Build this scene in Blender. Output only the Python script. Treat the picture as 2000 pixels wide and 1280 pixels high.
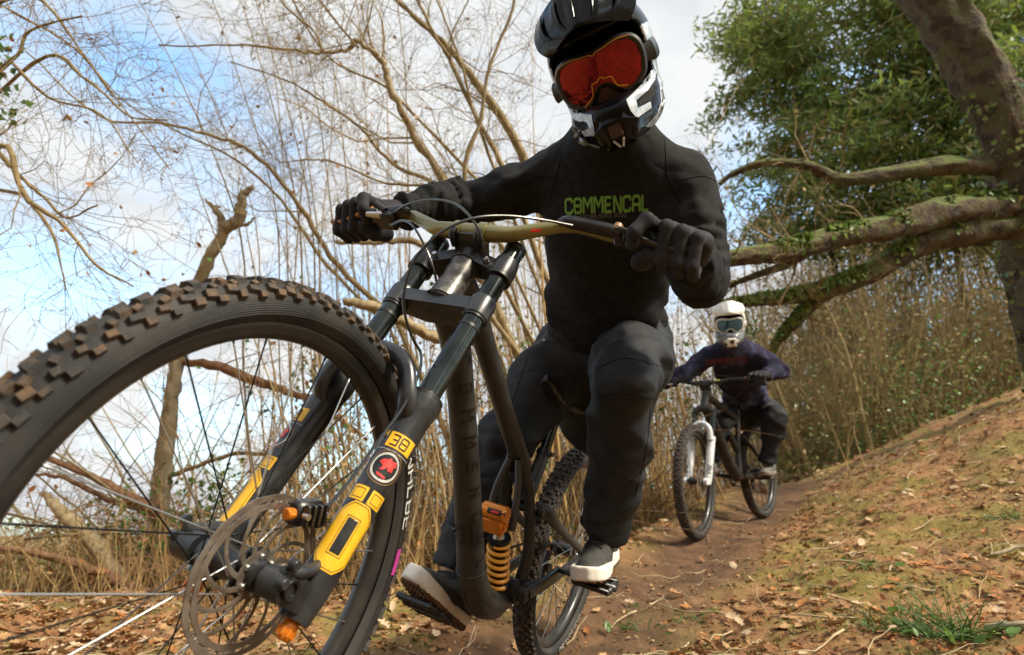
import bpy, bmesh, math, random
import numpy as np
from mathutils import Vector, Matrix
from mathutils.bvhtree import BVHTree

for o in list(bpy.data.objects): bpy.data.objects.remove(o)
SC = bpy.context.scene
COL = SC.collection
rnd = random.Random(11)
RNG = np.random.default_rng(5)

# ------------------------------------------------------------------ camera, sky, sun, exposure
PITCH = math.radians(18.5)
cam_d = bpy.data.cameras.new('camera')
cam = bpy.data.objects.new('camera', cam_d); COL.objects.link(cam)
cam_d.lens = 21.37; cam_d.sensor_width = 36.0
cam_d.clip_start = 0.02; cam_d.clip_end = 2000
cam.location = (0, 0, 0)
cam.rotation_euler = (math.radians(90) + PITCH, 0, 0)
cam_d.dof.use_dof = True; cam_d.dof.focus_distance = 1.22; cam_d.dof.aperture_fstop = 4.5
SC.camera = cam

SUN_EL, SUN_AZ = math.radians(44), math.radians(118)     # azimuth from +Y (view direction) towards +X
world = bpy.data.worlds.new('World'); SC.world = world; world.use_nodes = True
wn = world.node_tree; wn.nodes.clear()
def N(t, typ, **kw):
    n = t.nodes.new(typ)
    for k, v in kw.items():
        if k.startswith('_'): setattr(n, k[1:], v)
        else: n.inputs[k].default_value = v
    return n
sky = N(wn, 'ShaderNodeTexSky', _sky_type='NISHITA', _sun_disc=False, _sun_elevation=SUN_EL, _sun_rotation=SUN_AZ, _dust_density=1.5)
tc = N(wn, 'ShaderNodeTexCoord')
sep = N(wn, 'ShaderNodeSeparateXYZ'); wn.links.new(tc.outputs['Generated'], sep.inputs[0])
add = N(wn, 'ShaderNodeMath', _operation='ADD'); wn.links.new(sep.outputs[2], add.inputs[0]); add.inputs[1].default_value = 0.45
dv = N(wn, 'ShaderNodeVectorMath', _operation='DIVIDE'); wn.links.new(tc.outputs['Generated'], dv.inputs[0])
cmb = N(wn, 'ShaderNodeCombineXYZ')
for i in range(3): wn.links.new(add.outputs[0], cmb.inputs[i])
wn.links.new(cmb.outputs[0], dv.inputs[1])
nz = N(wn, 'ShaderNodeTexNoise', Scale=2.1, Detail=7.0, Roughness=0.55, Distortion=0.4)
mp = N(wn, 'ShaderNodeMapping'); mp.inputs['Location'].default_value = (1.3, 2.2, 0.0)
wn.links.new(dv.outputs[0], mp.inputs[0]); wn.links.new(mp.outputs[0], nz.inputs['Vector'])
cr = N(wn, 'ShaderNodeValToRGB'); cr.color_ramp.elements[0].position = 0.34; cr.color_ramp.elements[1].position = 0.52
wn.links.new(nz.outputs['Fac'], cr.inputs[0])
mx = N(wn, 'ShaderNodeMix', _data_type='RGBA'); wn.links.new(cr.outputs[0], mx.inputs[0])
sk2 = N(wn, 'ShaderNodeMix', _data_type='RGBA', _blend_type='MULTIPLY'); sk2.inputs[0].default_value = 1.0
wn.links.new(sky.outputs[0], sk2.inputs[6]); sk2.inputs[7].default_value = (1.3, 1.5, 1.42, 1)
wn.links.new(sk2.outputs[2], mx.inputs[6]); 
nz2 = N(wn, 'ShaderNodeTexNoise', Scale=5.0, Detail=6.0, Roughness=0.6); wn.links.new(mp.outputs[0], nz2.inputs['Vector'])
cr2 = N(wn, 'ShaderNodeValToRGB'); cr2.color_ramp.elements[0].color = (2.05, 2.2, 2.4, 1); cr2.color_ramp.elements[1].color = (2.8, 2.85, 2.85, 1)
cr2.color_ramp.elements[0].position = .3; cr2.color_ramp.elements[1].position = .6
wn.links.new(nz2.outputs['Fac'], cr2.inputs[0]); wn.links.new(cr2.outputs[0], mx.inputs[7])
bg = N(wn, 'ShaderNodeBackground', Strength=0.12); wn.links.new(mx.outputs[2], bg.inputs[0])
wo = N(wn, 'ShaderNodeOutputWorld'); wn.links.new(bg.outputs[0], wo.inputs[0])

sun_d = bpy.data.lights.new('sun', 'SUN'); sun_d.energy = 2.3; sun_d.angle = math.radians(14); sun_d.color = (1.0, 0.89, 0.70)
sun = bpy.data.objects.new('sun', sun_d); COL.objects.link(sun)
sdir = Vector((math.sin(SUN_AZ) * math.cos(SUN_EL), math.cos(SUN_AZ) * math.cos(SUN_EL), math.sin(SUN_EL)))
sun.rotation_euler = sdir.to_track_quat('Z', 'Y').to_euler()
SC.view_settings.view_transform = 'Standard'; SC.view_settings.look = 'None'
SC.view_settings.gamma = 1.0; SC.view_settings.exposure = 1.5
SC.view_settings.use_curve_mapping = False

# ------------------------------------------------------------------ geometry helpers
def V(*a): return np.array(a, float)
def nrm(a):
    a = np.asarray(a, float); return a / (np.linalg.norm(a) + 1e-12)
FPX = 1187.3
cp_, sp_ = math.cos(PITCH), math.sin(PITCH)
WC = np.array([[1, 0, 0], [0, sp_, cp_], [0, -cp_, sp_]])
def at(u, v, z):
    """point seen at photo position (u, v), z metres in front of the lens"""
    return WC @ np.array([(u - 1000) / FPX * z, (v - 640) / FPX * z, z])
def aty(u, v, y):
    d = WC @ np.array([(u - 1000) / FPX, (v - 640) / FPX, 1.0]); return d * (y / d[1])
def rot(axis, ang):
    return np.array(Matrix.Rotation(ang, 3, Vector(axis)))
def catmull(pts, k=6):
    P = [np.asarray(p, float) for p in pts]
    if len(P) < 3: 
        return np.array([P[0] + (P[1] - P[0]) * t for t in np.linspace(0, 1, k + 1)])
    P = [2 * P[0] - P[1]] + P + [2 * P[-1] - P[-2]]
    out = []
    for i in range(1, len(P) - 2):
        a, b, c, d = P[i - 1:i + 3]
        for t in np.linspace(0, 1, k, endpoint=False):
            out.append(.5 * ((2 * b) + (c - a) * t + (2 * a - 5 * b + 4 * c - d) * t * t + (3 * b - a - 3 * c + d) * t ** 3))
    out.append(P[-2]); return np.array(out)

def link(o, parent=None):
    COL.objects.link(o)
    if parent is not None: o.parent = parent
    return o
def tag(o, label=None, cat=None, group=None, kind=None):
    if label: o['label'] = label
    if cat: o['category'] = cat
    if group: o['group'] = group
    if kind: o['kind'] = kind
    return o
def empty(name, mat4):
    o = bpy.data.objects.new(name, None); o.empty_display_size = .1; COL.objects.link(o)
    o.matrix_world = mat4; return o
def mesh_obj(name, v, f, mats, parent=None, smooth=True, angle=None, mi=None, base=None):
    me = bpy.data.meshes.new(name)
    v = np.asarray(v, float)
    if base is not None: v = v - np.asarray(base)
    me.from_pydata(v.tolist() if len(v) else [], [], f)
    if not isinstance(mats, (list, tuple)): mats = [mats]
    for m in mats: me.materials.append(m)
    if mi is not None and len(mats) > 1: me.polygons.foreach_set('material_index', mi)
    if smooth:
        me.polygons.foreach_set('use_smooth', [True] * len(me.polygons))
        if angle: me.set_sharp_from_angle(angle=math.radians(angle))
    me.update()
    return link(bpy.data.objects.new(name, me), parent)

def fix_normals(o):
    bm = bmesh.new(); bm.from_mesh(o.data); bmesh.ops.recalc_face_normals(bm, faces=bm.faces[:]); bm.to_mesh(o.data); bm.free(); return o
class MB:
    def __init__(s): s.v = []; s.f = []; s.mi = []; s.cur = 0
    def add(s, v, f):
        b = len(s.v); s.v.extend([tuple(map(float, p)) for p in v])
        s.f.extend([tuple(i + b for i in q) for q in f]); s.mi.extend([s.cur] * len(f)); return s
    def tube(s, pts, rad, n=12, caps=True, flat=1.0, ref=None, closed=False):
        P = np.asarray(pts, float); K = len(P)
        r = np.full(K, rad) if np.isscalar(rad) else np.interp(np.linspace(0, 1, K), np.linspace(0, 1, len(rad)), rad)
        if closed: T = np.roll(P, -1, 0) - np.roll(P, 1, 0)
        else:
            T = np.zeros_like(P); T[1:-1] = P[2:] - P[:-2]; T[0] = P[1] - P[0]; T[-1] = P[-1] - P[-2]
        T /= np.linalg.norm(T, axis=1)[:, None] + 1e-12
        u = np.asarray(ref if ref is not None else ((0, 0, 1) if abs(T[0][2]) < .9 else (1, 0, 0)), float)
        vs = []
        for i in range(K):
            u = u - T[i] * (u @ T[i])
            if np.linalg.norm(u) < 1e-6: u = np.cross(T[i], (1, .3, .2))
            u = nrm(u); w = np.cross(T[i], u)
            for k in range(n):
                a = 2 * math.pi * k / n
                vs.append(P[i] + r[i] * (math.cos(a) * u * flat + math.sin(a) * w))
        fs = []
        for i in range(K if closed else K - 1):
            j = (i + 1) % K
            for k in range(n):
                l = (k + 1) % n; fs.append((i * n + k, i * n + l, j * n + l, j * n + k))
        if caps and not closed: fs.append(tuple(range(n - 1, -1, -1))); fs.append(tuple(range((K - 1) * n, K * n)))
        return s.add(vs, fs)
    def lathe(s, prof, o, ax, n=32, e1=None, close=False):
        o = np.asarray(o, float); ax = nrm(ax)
        e1 = nrm(np.cross(ax, (.3, .9, .2)) if e1 is None else e1); e2 = np.cross(ax, e1)
        vs = []; m = len(prof)
        for k in range(n):
            a = 2 * math.pi * k / n; d = math.cos(a) * e1 + math.sin(a) * e2
            for (r, h) in prof: vs.append(o + d * r + ax * h)
        fs = []
        for k in range(n):
            l = (k + 1) % n
            for i in range(m if close else m - 1):
                j = (i + 1) % m; fs.append((k * m + i, l * m + i, l * m + j, k * m + j))
        if not close:
            for i, flip in ((0, 0), (m - 1, 1)):
                if prof[i][0] > 1e-6:
                    q = [k * m + i for k in range(n)]; fs.append(tuple(q if flip else q[::-1]))
        return s.add(vs, fs)
    def box(s, c, h, ax=None, ch=0.0, taper=1.0):
        c = np.asarray(c, float); A = np.eye(3) if ax is None else np.array([nrm(a) for a in ax])
        pts = []
        for i in (-1, 1):
            for j in (-1, 1):
                for k in (-1, 1):
                    tp = taper if k > 0 else 1.0
                    q = V(i * h[0] * tp, j * h[1] * tp, k * h[2])
                    if ch:
                        for d in range(3):
                            e = q.copy()
                            for m in range(3):
                                if m != d: e[m] -= math.copysign(min(ch, h[m] * .9), e[m])
                            pts.append(e)
                    else: pts.append(q)
        return s.hull([c + A.T @ p for p in pts])
    def hull(s, pts):
        bm = bmesh.new()
        for p in pts: bm.verts.new(p)
        r = bmesh.ops.convex_hull(bm, input=bm.verts[:])
        bm.verts.ensure_lookup_table()
        for v in [v for v in bm.verts if not v.link_faces]: bm.verts.remove(v)
        bm.verts.index_update(); bm.normal_update()
        s.add([v.co[:] for v in bm.verts], [[v.index for v in f.verts] for f in bm.faces]); bm.free(); return s
    def prism(s, poly, o, ex, ey, ez, th):
        """outline poly (2D) extruded th along ez"""
        o = np.asarray(o, float); ex, ey, ez = map(nrm, (ex, ey, ez)); n = len(poly)
        a = [o + ex * p[0] + ey * p[1] for p in poly]; b = [p + ez * th for p in a]
        fs = [tuple(range(n - 1, -1, -1)), tuple(range(n, 2 * n))] + [(i, (i + 1) % n, n + (i + 1) % n, n + i) for i in range(n)]
        return s.add(a + b, fs)
    def build(s, name, mats, parent=None, smooth=True, angle=38, base=None):
        o = mesh_obj(name, s.v, s.f, mats, parent, smooth, angle, s.mi, base); fix_normals(o); return o

# ------------------------------------------------------------------ implicit surfaces (cloth, gloves, helmets, shoes)
def seg_d(P, a, b, ra, rb):
    a = np.asarray(a, float); b = np.asarray(b, float); ab = b - a
    t = np.clip(((P - a) @ ab) / (ab @ ab + 1e-12), 0, 1)
    return np.linalg.norm(P - a - t[..., None] * ab, axis=-1) - (ra + (rb - ra) * t)
def ell_d(P, c, A, r):
    """ellipsoid: centre, rows of A = axes, radii"""
    q = ((P - np.asarray(c)) @ np.asarray(A).T) / np.asarray(r); l = np.linalg.norm(q, axis=-1)
    return (l - 1) * np.min(r) * .6 + (l - 1) * np.mean(r) * .4
def rbox_d(P, c, A, h, r):
    q = np.abs((P - np.asarray(c)) @ np.asarray(A).T) - (np.asarray(h) - r)
    return np.linalg.norm(np.maximum(q, 0), axis=-1) + np.minimum(q.max(-1), 0) - r
def smin(a, b, k):
    h = np.clip(.5 + .5 * (b - a) / k, 0, 1); return b * (1 - h) + a * h - k * h * (1 - h)
def smax(a, b, k): return -smin(-a, -b, k)
def surface(fn, lo, hi, res):
    lo = np.asarray(lo, float); hi = np.asarray(hi, float)
    n = np.ceil((hi - lo) / res).astype(int) + 1
    ax = [lo[i] + res * np.arange(n[i]) for i in range(3)]
    G = np.stack(np.meshgrid(*ax, indexing='ij'), -1)
    D = np.empty(n)
    for i in range(0, n[0], 16): D[i:i + 16] = fn(G[i:i + 16])
    S = D < 0
    c = [(i, j, k) for i in (0, 1) for j in (0, 1) for k in (0, 1)]
    sl = lambda M, o: M[o[0]:n[0] - 1 + o[0], o[1]:n[1] - 1 + o[1], o[2]:n[2] - 1 + o[2]]
    cnt = sum(sl(S, o).astype(int) for o in c); act = (cnt > 0) & (cnt < 8)
    idx = -np.ones(act.shape, int); I = np.argwhere(act); idx[act] = np.arange(len(I))
    acc = np.zeros((len(I), 3)); w = np.zeros(len(I))
    for a in c:
        for d in range(3):
            if a[d]: continue
            b = list(a); b[d] = 1; b = tuple(b)
            da = D[I[:, 0] + a[0], I[:, 1] + a[1], I[:, 2] + a[2]]; db = D[I[:, 0] + b[0], I[:, 1] + b[1], I[:, 2] + b[2]]
            m = (da < 0) != (db < 0); t = np.where(m, da / np.where(m, da - db, 1), 0)
            p = np.tile(np.array(a, float), (len(I), 1)); p[:, d] = t
            acc[m] += p[m]; w[m] += 1
    v = lo + res * (I + acc / w[:, None])
    F = []
    for d in range(3):
        e1, e2 = [(1, 2), (2, 0), (0, 1)][d]
        s0 = [slice(1, n[i] - 1) for i in range(3)]; s1 = list(s0)
        s0[d] = slice(0, n[d] - 1); s1[d] = slice(1, n[d])
        A_, B_ = S[tuple(s0)], S[tuple(s1)]
        for flip, M in ((0, A_ & ~B_), (1, ~A_ & B_)):
            q = np.argwhere(M)
            if not len(q): continue
            for e in range(3):
                if e != d: q[:, e] += 1
            def cell(o1, o2):
                r = q.copy(); r[:, e1] += o1; r[:, e2] += o2; return idx[r[:, 0], r[:, 1], r[:, 2]]
            Q = np.stack([cell(-1, -1), cell(0, -1), cell(0, 0), cell(-1, 0)], 1)
            F.append(Q[:, ::-1] if flip else Q)
    return v, np.concatenate(F)
def sdf_obj(name, fn, lo, hi, res, mats, parent=None, base=None, zone=None, smooth_it=1):
    v, f = surface(fn, lo, hi, res)
    for _ in range(smooth_it):      # a little relaxing takes the grid out of the surface
        s = np.zeros_like(v); c = np.zeros(len(v))
        for k in range(4):
            a, b = f[:, k], f[:, (k + 1) % 4]
            np.add.at(s, a, v[b]); np.add.at(c, a, 1); np.add.at(s, b, v[a]); np.add.at(c, b, 1)
        v = v * .45 + s / c[:, None] * .55
    mi = None
    if zone is not None: mi = zone(v[f].mean(1)).astype(int).tolist()
    return mesh_obj(name, v, f.tolist(), mats, parent, True, None, mi, base)
def bounds(pts, pad):
    p = np.array(pts); return p.min(0) - pad, p.max(0) + pad
def fold(P, ax, st, s, seed):
    """sharp creases running along ax"""
    ax = nrm(ax); Q = P - (1 - st) * (P @ ax)[..., None] * ax
    return np.clip(1 - np.abs(vnoise(Q, s, seed)) * 1.7, 0, 1) ** 1.4 - .30
def vnoise(P, s, seed=0.0):
    """cheap smooth pseudo noise built of sines"""
    x, y, z = P[..., 0] * s + seed, P[..., 1] * s + seed * 1.7, P[..., 2] * s - seed
    return (np.sin(x + 1.7 * np.sin(y * .8 + seed)) + np.sin(y * 1.3 + 1.3 * np.sin(z * .9)) + np.sin(z * 1.1 + 1.5 * np.sin(x * .7 + 2))) / 3

# ------------------------------------------------------------------ 2D lettering and decals laid on real surfaces
def strip(path, w, closed=False):
    """mitred ribbon along a 2D polyline -> verts, quads"""
    P = [np.asarray(p, float) for p in path]; n = len(P); L = []; Rr = []
    for i in range(n):
        a = P[(i - 1) % n] if (closed or i > 0) else None; b = P[(i + 1) % n] if (closed or i < n - 1) else None
        d1 = nrm(P[i] - a) if a is not None else nrm(b - P[i]); d2 = nrm(b - P[i]) if b is not None else d1
        n1 = V(-d1[1], d1[0]); n2 = V(-d2[1], d2[0]); m = nrm(n1 + n2); k = w / 2 / max(.45, m @ n1)
        L.append(P[i] + m * k); Rr.append(P[i] - m * k)
    v = L + Rr; f = [(i, n + i, n + (i + 1) % n, (i + 1) % n) for i in range(n if closed else n - 1)]
    return v, f
_c = .16
GLYPH = {
 'C': ([[(.72, .72), (.72, .9), (.6, 1), (.14, 1), (0, .86), (0, .14), (.14, 0), (.6, 0), (.72, .1), (.72, .28)]], .72),
 'O': ([[(.14, 0), (.58, 0), (.72, .14), (.72, .86), (.58, 1), (.14, 1), (0, .86), (0, .14), 'x'], [(.1, .5), (.62, .5)]], .72),
 'M': ([[(0, -.07), (0, 1), (.12, 1), (.45, .45), (.78, 1), (.9, 1), (.9, -.07)]], .9),
 'E': ([[(.66, 1), (.0, 1), (.0, 0), (.66, 0)], [(.09, .5), (.55, .5)]], .66),
 'N': ([[(0, -.07), (0, 1), (.1, 1), (.62, 0), (.72, 0), (.72, 1.07)]], .72),
 'A': ([[(0, -.07), (0, .84), (.16, 1), (.56, 1), (.72, .84), (.72, -.07)], [(.09, .42), (.63, .42)]], .72),
 'L': ([[(0, 1.07), (0, 0), (.62, 0)]], .62),
 'W': ([[(0, 1.07), (0, .0), (.12, 0), (.45, .5), (.78, 0), (.9, 0), (.9, 1.07)]], .9),
 'B': ([[(0, 0), (.58, 0), (.7, .12), (.7, .4), (.6, .5), (.7, .6), (.7, .88), (.58, 1), (0, 1), 'x'], [(.09, .5), (.5, .5)]], .7),
 'S': ([[(.68, .8), (.68, 1), (0, 1), (0, .53), (.68, .47), (.68, 0), (0, 0), (0, .2)]], .68),
 'H': ([[(0, -.07), (0, 1.07)], [(.7, -.07), (.7, 1.07)], [(.09, .5), (.61, .5)]], .7),
 'T': ([[(0, 1), (.7, 1)], [(.35, .91), (.35, -.07)]], .7),
 'I': ([[(.05, -.07), (.05, 1.07)]], .1), 'D': ([[(0, 0), (.55, 0), (.7, .15), (.7, .85), (.55, 1), (0, 1), 'x']], .7),
 '2': ([[(0, .75), (0, 1), (.68, 1), (.68, .52), (0, .48), (0, 0), (.72, 0)]], .7), '0': ([[(.14, 0), (.54, 0), (.68, .14), (.68, .86), (.54, 1), (.14, 1), (0, .86), (0, .14), 'x']], .68),
 '3': ([[(0, 1), (.66, 1), (.66, .04), (.66, 0), (0, 0)], [(.15, .5), (.57, .5)]], .66), '8': ([[(.1, 0), (.6, 0), (.7, .1), (.7, .9), (.6, 1), (.1, 1), (0, .9), (0, .1), 'x'], [(.09, .5), (.61, .5)]], .7),
 'P': ([[(0, -.07), (0, 1), (.68, 1), (.68, .45), (.09, .45)]], .68), 'R': ([[(0, -.07), (0, 1), (.68, 1), (.68, .5), (.09, .5)], [(.4, .41), (.7, -.07)]], .7), ' ': ([], .4),
}
def text2d(s, h, w=.18, gap=.3, sub=3):
    """block letters of height h -> verts (2D), quads, total width"""
    vs = []; fs = []; x = 0.0
    for ch in s:
        paths, adv = GLYPH[ch]
        for p in paths:
            cl = p[-1] == 'x'; q = [(a[0] + x, a[1]) for a in (p[:-1] if cl else p)]
            dense = []
            for i in range(len(q) - (0 if cl else 1)):
                a, b = np.array(q[i]), np.array(q[(i + 1) % len(q)])
                k = max(1, int(np.linalg.norm(b - a) * sub + .5))
                dense += [a + (b - a) * t for t in np.linspace(0, 1, k, endpoint=False)]
            if not cl: dense.append(np.array(q[-1]))
            v, f = strip(dense, w, cl); b0 = len(vs); vs += v; fs += [tuple(i + b0 for i in g) for g in f]
        x += adv + gap
    return np.array(vs) * h, fs, (x - gap) * h
def fill2d(loops, step):
    """polygon (first loop) with holes filled and cut to pieces about step across -> verts, faces"""
    cu = bpy.data.curves.new('tmp', 'CURVE'); cu.dimensions = '2D'; cu.fill_mode = 'BOTH'
    for lp in loops:
        sp = cu.splines.new('POLY'); sp.points.add(len(lp) - 1); sp.use_cyclic_u = True
        for p, q in zip(sp.points, lp): p.co = (q[0], q[1], 0, 1)
    ob = bpy.data.objects.new('tmp', cu); me = ob.to_mesh()
    bm = bmesh.new(); bm.from_mesh(me); ob.to_mesh_clear(); bpy.data.objects.remove(ob); bpy.data.curves.remove(cu)
    for _ in range(4):
        e = [e for e in bm.edges if e.calc_length() > step]
        if not e: break
        bmesh.ops.subdivide_edges(bm, edges=e, cuts=1, use_grid_fill=False); bmesh.ops.triangulate(bm, faces=bm.faces[:])
    bm.verts.index_update()
    v = np.array([x.co[:2] for x in bm.verts]); f = [tuple(q.index for q in x.verts) for x in bm.faces]
    # face up
    ff = []
    for t in f:
        a, b, c = v[t[0]], v[t[1]], v[t[2]]
        ff.append(t if (b[0] - a[0]) * (c[1] - a[1]) - (b[1] - a[1]) * (c[0] - a[0]) > 0 else t[::-1])
    bm.free(); return v, ff
def bvh_of(ob, mw=None):
    me = ob.data; M = np.array(mw if mw is not None else ob.matrix_world)
    vs = [M[:3, :3] @ np.array(v.co) + M[:3, 3] for v in me.vertices]
    return BVHTree.FromPolygons([Vector(v) for v in vs], [list(p.vertices) for p in me.polygons])
def drape(v2, bvh, o, ex, ey, lift=.0015, reach=.6):
    """throw 2D points along -(ex x ey) onto a surface"""
    ex, ey = nrm(ex), nrm(ey); ez = np.cross(ex, ey); out = []; last = None
    for p in v2:
        q = np.asarray(o) + ex * p[0] + ey * p[1]
        h = bvh.ray_cast(Vector(q + ez * reach * .5), Vector(-ez), reach)
        if h[0] is None: pt = q if last is None else q - ez * ((q - last) @ ez)
        else: pt = np.array(h[0]) + np.array(ez) * lift; last = pt
        out.append(pt)
    return out

# ------------------------------------------------------------------ materials
def mat(name, col, rough=.6, metal=0.0, col2=None, scale=20.0, detail=4.0, lo=.35, hi=.65, bump=0.0, bscale=None, bdist=.002, coat=0.0, stretch=None, spec=None, rvar=0.0, extra=None, sheen=0.0, crease=None):
    m = bpy.data.materials.new(name); m.use_nodes = True; t = m.node_tree; b = t.nodes['Principled BSDF']
    b.inputs['Base Color'].default_value = (*col, 1); b.inputs['Roughness'].default_value = rough; b.inputs['Metallic'].default_value = metal
    if coat: b.inputs['Coat Weight'].default_value = coat; b.inputs['Coat Roughness'].default_value = .06
    if spec is not None: b.inputs['Specular IOR Level'].default_value = spec
    if sheen: b.inputs['Sheen Weight'].default_value = sheen; b.inputs['Sheen Roughness'].default_value = .5
    tc = t.nodes.new('ShaderNodeTexCoord'); vec = tc.outputs['Object']
    if stretch:
        mp = t.nodes.new('ShaderNodeMapping'); mp.inputs['Scale'].default_value = stretch; t.links.new(vec, mp.inputs[0]); vec = mp.outputs[0]
    if col2 is not None:
        n = N(t, 'ShaderNodeTexNoise', Scale=scale, Detail=detail, Roughness=.6); t.links.new(vec, n.inputs['Vector'])
        r = t.nodes.new('ShaderNodeValToRGB'); r.color_ramp.elements[0].position = lo; r.color_ramp.elements[1].position = hi
        r.color_ramp.elements[0].color = (*col, 1); r.color_ramp.elements[1].color = (*col2, 1)
        if extra:
            for ps, c in extra: e = r.color_ramp.elements.new(ps); e.color = (*c, 1)
        t.links.new(n.outputs['Fac'], r.inputs[0]); t.links.new(r.outputs[0], b.inputs['Base Color'])
        if rvar:
            mr = N(t, 'ShaderNodeMapRange'); mr.inputs[1].default_value = .3; mr.inputs[2].default_value = .7
            mr.inputs[3].default_value = max(0.02, rough - rvar); mr.inputs[4].default_value = min(1, rough + rvar)
            t.links.new(n.outputs['Fac'], mr.inputs[0]); t.links.new(mr.outputs[0], b.inputs['Roughness'])
    if bump:
        n2 = N(t, 'ShaderNodeTexNoise', Scale=bscale or scale * 3, Detail=5.0, Roughness=.6); t.links.new(vec, n2.inputs['Vector'])
        bp = N(t, 'ShaderNodeBump', Strength=bump, Distance=bdist); t.links.new(n2.outputs['Fac'], bp.inputs['Height']); t.links.new(bp.outputs[0], b.inputs['Normal'])
        if crease:          # soft cloth creases under the weave
            n3 = N(t, 'ShaderNodeTexNoise', Scale=crease[0], Detail=1.5, Roughness=.4, Distortion=.8); mp3 = t.nodes.new('ShaderNodeMapping'); mp3.inputs['Scale'].default_value = (1.0, 1.0, 1.9); mp3.inputs['Rotation'].default_value = (.3, .5, .2)
            t.links.new(tc.outputs['Object'], mp3.inputs[0]); t.links.new(mp3.outputs[0], n3.inputs['Vector'])
            m1 = N(t, 'ShaderNodeMath', _operation='SUBTRACT'); m1.inputs[1].default_value = .5; m2 = N(t, 'ShaderNodeMath', _operation='ABSOLUTE'); m3 = N(t, 'ShaderNodeMath', _operation='POWER'); m3.inputs[1].default_value = 1.0
            t.links.new(n3.outputs['Fac'], m1.inputs[0]); t.links.new(m1.outputs[0], m2.inputs[0]); t.links.new(m2.outputs[0], m3.inputs[0])
            b3 = N(t, 'ShaderNodeBump', Strength=.8, Distance=crease[1]); t.links.new(m3.outputs[0], b3.inputs['Height']); t.links.new(b3.outputs[0], bp.inputs['Normal'])
    return m
M = {}
M['rubber'] = mat('tyre rubber', (.014, .014, .014), .75, col2=(.040, .037, .033), scale=9, bump=.15, bscale=160)
M['knob'] = mat('muddy tread', (.034, .034, .032), .85, col2=(.115, .070, .040), scale=48, lo=.42, hi=.64, bump=.5, bscale=140, bdist=.003)
M['rim'] = mat('black rim', (.016, .016, .017), .35, col2=(.035, .033, .03), scale=14, coat=.2)
M['silver'] = mat('polished steel', (.55, .55, .54), .38, 1.0)
M['spoke_dark'] = mat('black spoke steel', (.02, .02, .02), .35, .6)
M['blackmetal'] = mat('black anodised alloy', (.010, .010, .011), .34, .15, col2=(.024, .024, .025), scale=40, coat=.08)
M['stanchion'] = mat('black coated stanchion', (.02, .024, .022), .13, .75, col2=(.05, .056, .052), scale=12)
M['lower'] = mat('dark grey fork casting', (.012, .014, .017), .33, .1, col2=(.032, .034, .037), scale=25, coat=.15, rvar=.1, bump=.04, bscale=90)
M['frame'] = mat('dusty dark grey frame', (.023, .023, .024), .45, .2, col2=(.048, .047, .045), scale=14, detail=8, bump=.06, bscale=200, rvar=.12)
M['frame_print'] = mat('black frame lettering', (.006, .006, .006), .4)
M['head'] = mat('worn head tube', (.05, .045, .043), .3, .3, col2=(.16, .15, .145), scale=38, lo=.45, hi=.62, rvar=.1)
M['gold'] = mat('khaki gold handlebar', (.205, .185, .075), .32, .45, col2=(.26, .225, .095), scale=10, coat=.2)
M['yellow'] = mat('yellow sticker', (.83, .47, .02), .38, col2=(.72, .40, .02), scale=60)
M['ink'] = mat('black print', (.008, .008, .008), .4)
M['white_print'] = mat('white print', (.62, .62, .6), .5, col2=(.4, .4, .39), scale=40)
M['red_print'] = mat('red print', (.75, .035, .03), .45)
M['bronze_print'] = mat('bronze print', (.34, .17, .06), .45)
M['pink_print'] = mat('magenta print', (.45, .04, .26), .55)
M['orange'] = mat('orange anodised alloy', (.78, .24, .02), .3, .45, coat=.3)
M['spring'] = mat('orange spring paint', (.88, .38, .035), .35, coat=.4)
M['rotor'] = mat('brake rotor steel with dust', (.15, .12, .095), .42, .6, col2=(.30, .26, .22), scale=30)
M['hose'] = mat('black hose', (.012, .014, .013), .28, coat=.3)
M['saddle'] = mat('black saddle', (.012, .012, .012), .4, col2=(.02, .02, .02), scale=30)
M['grip'] = mat('black grip rubber', (.012, .012, .012), .7, bump=.4, bscale=300)
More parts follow.
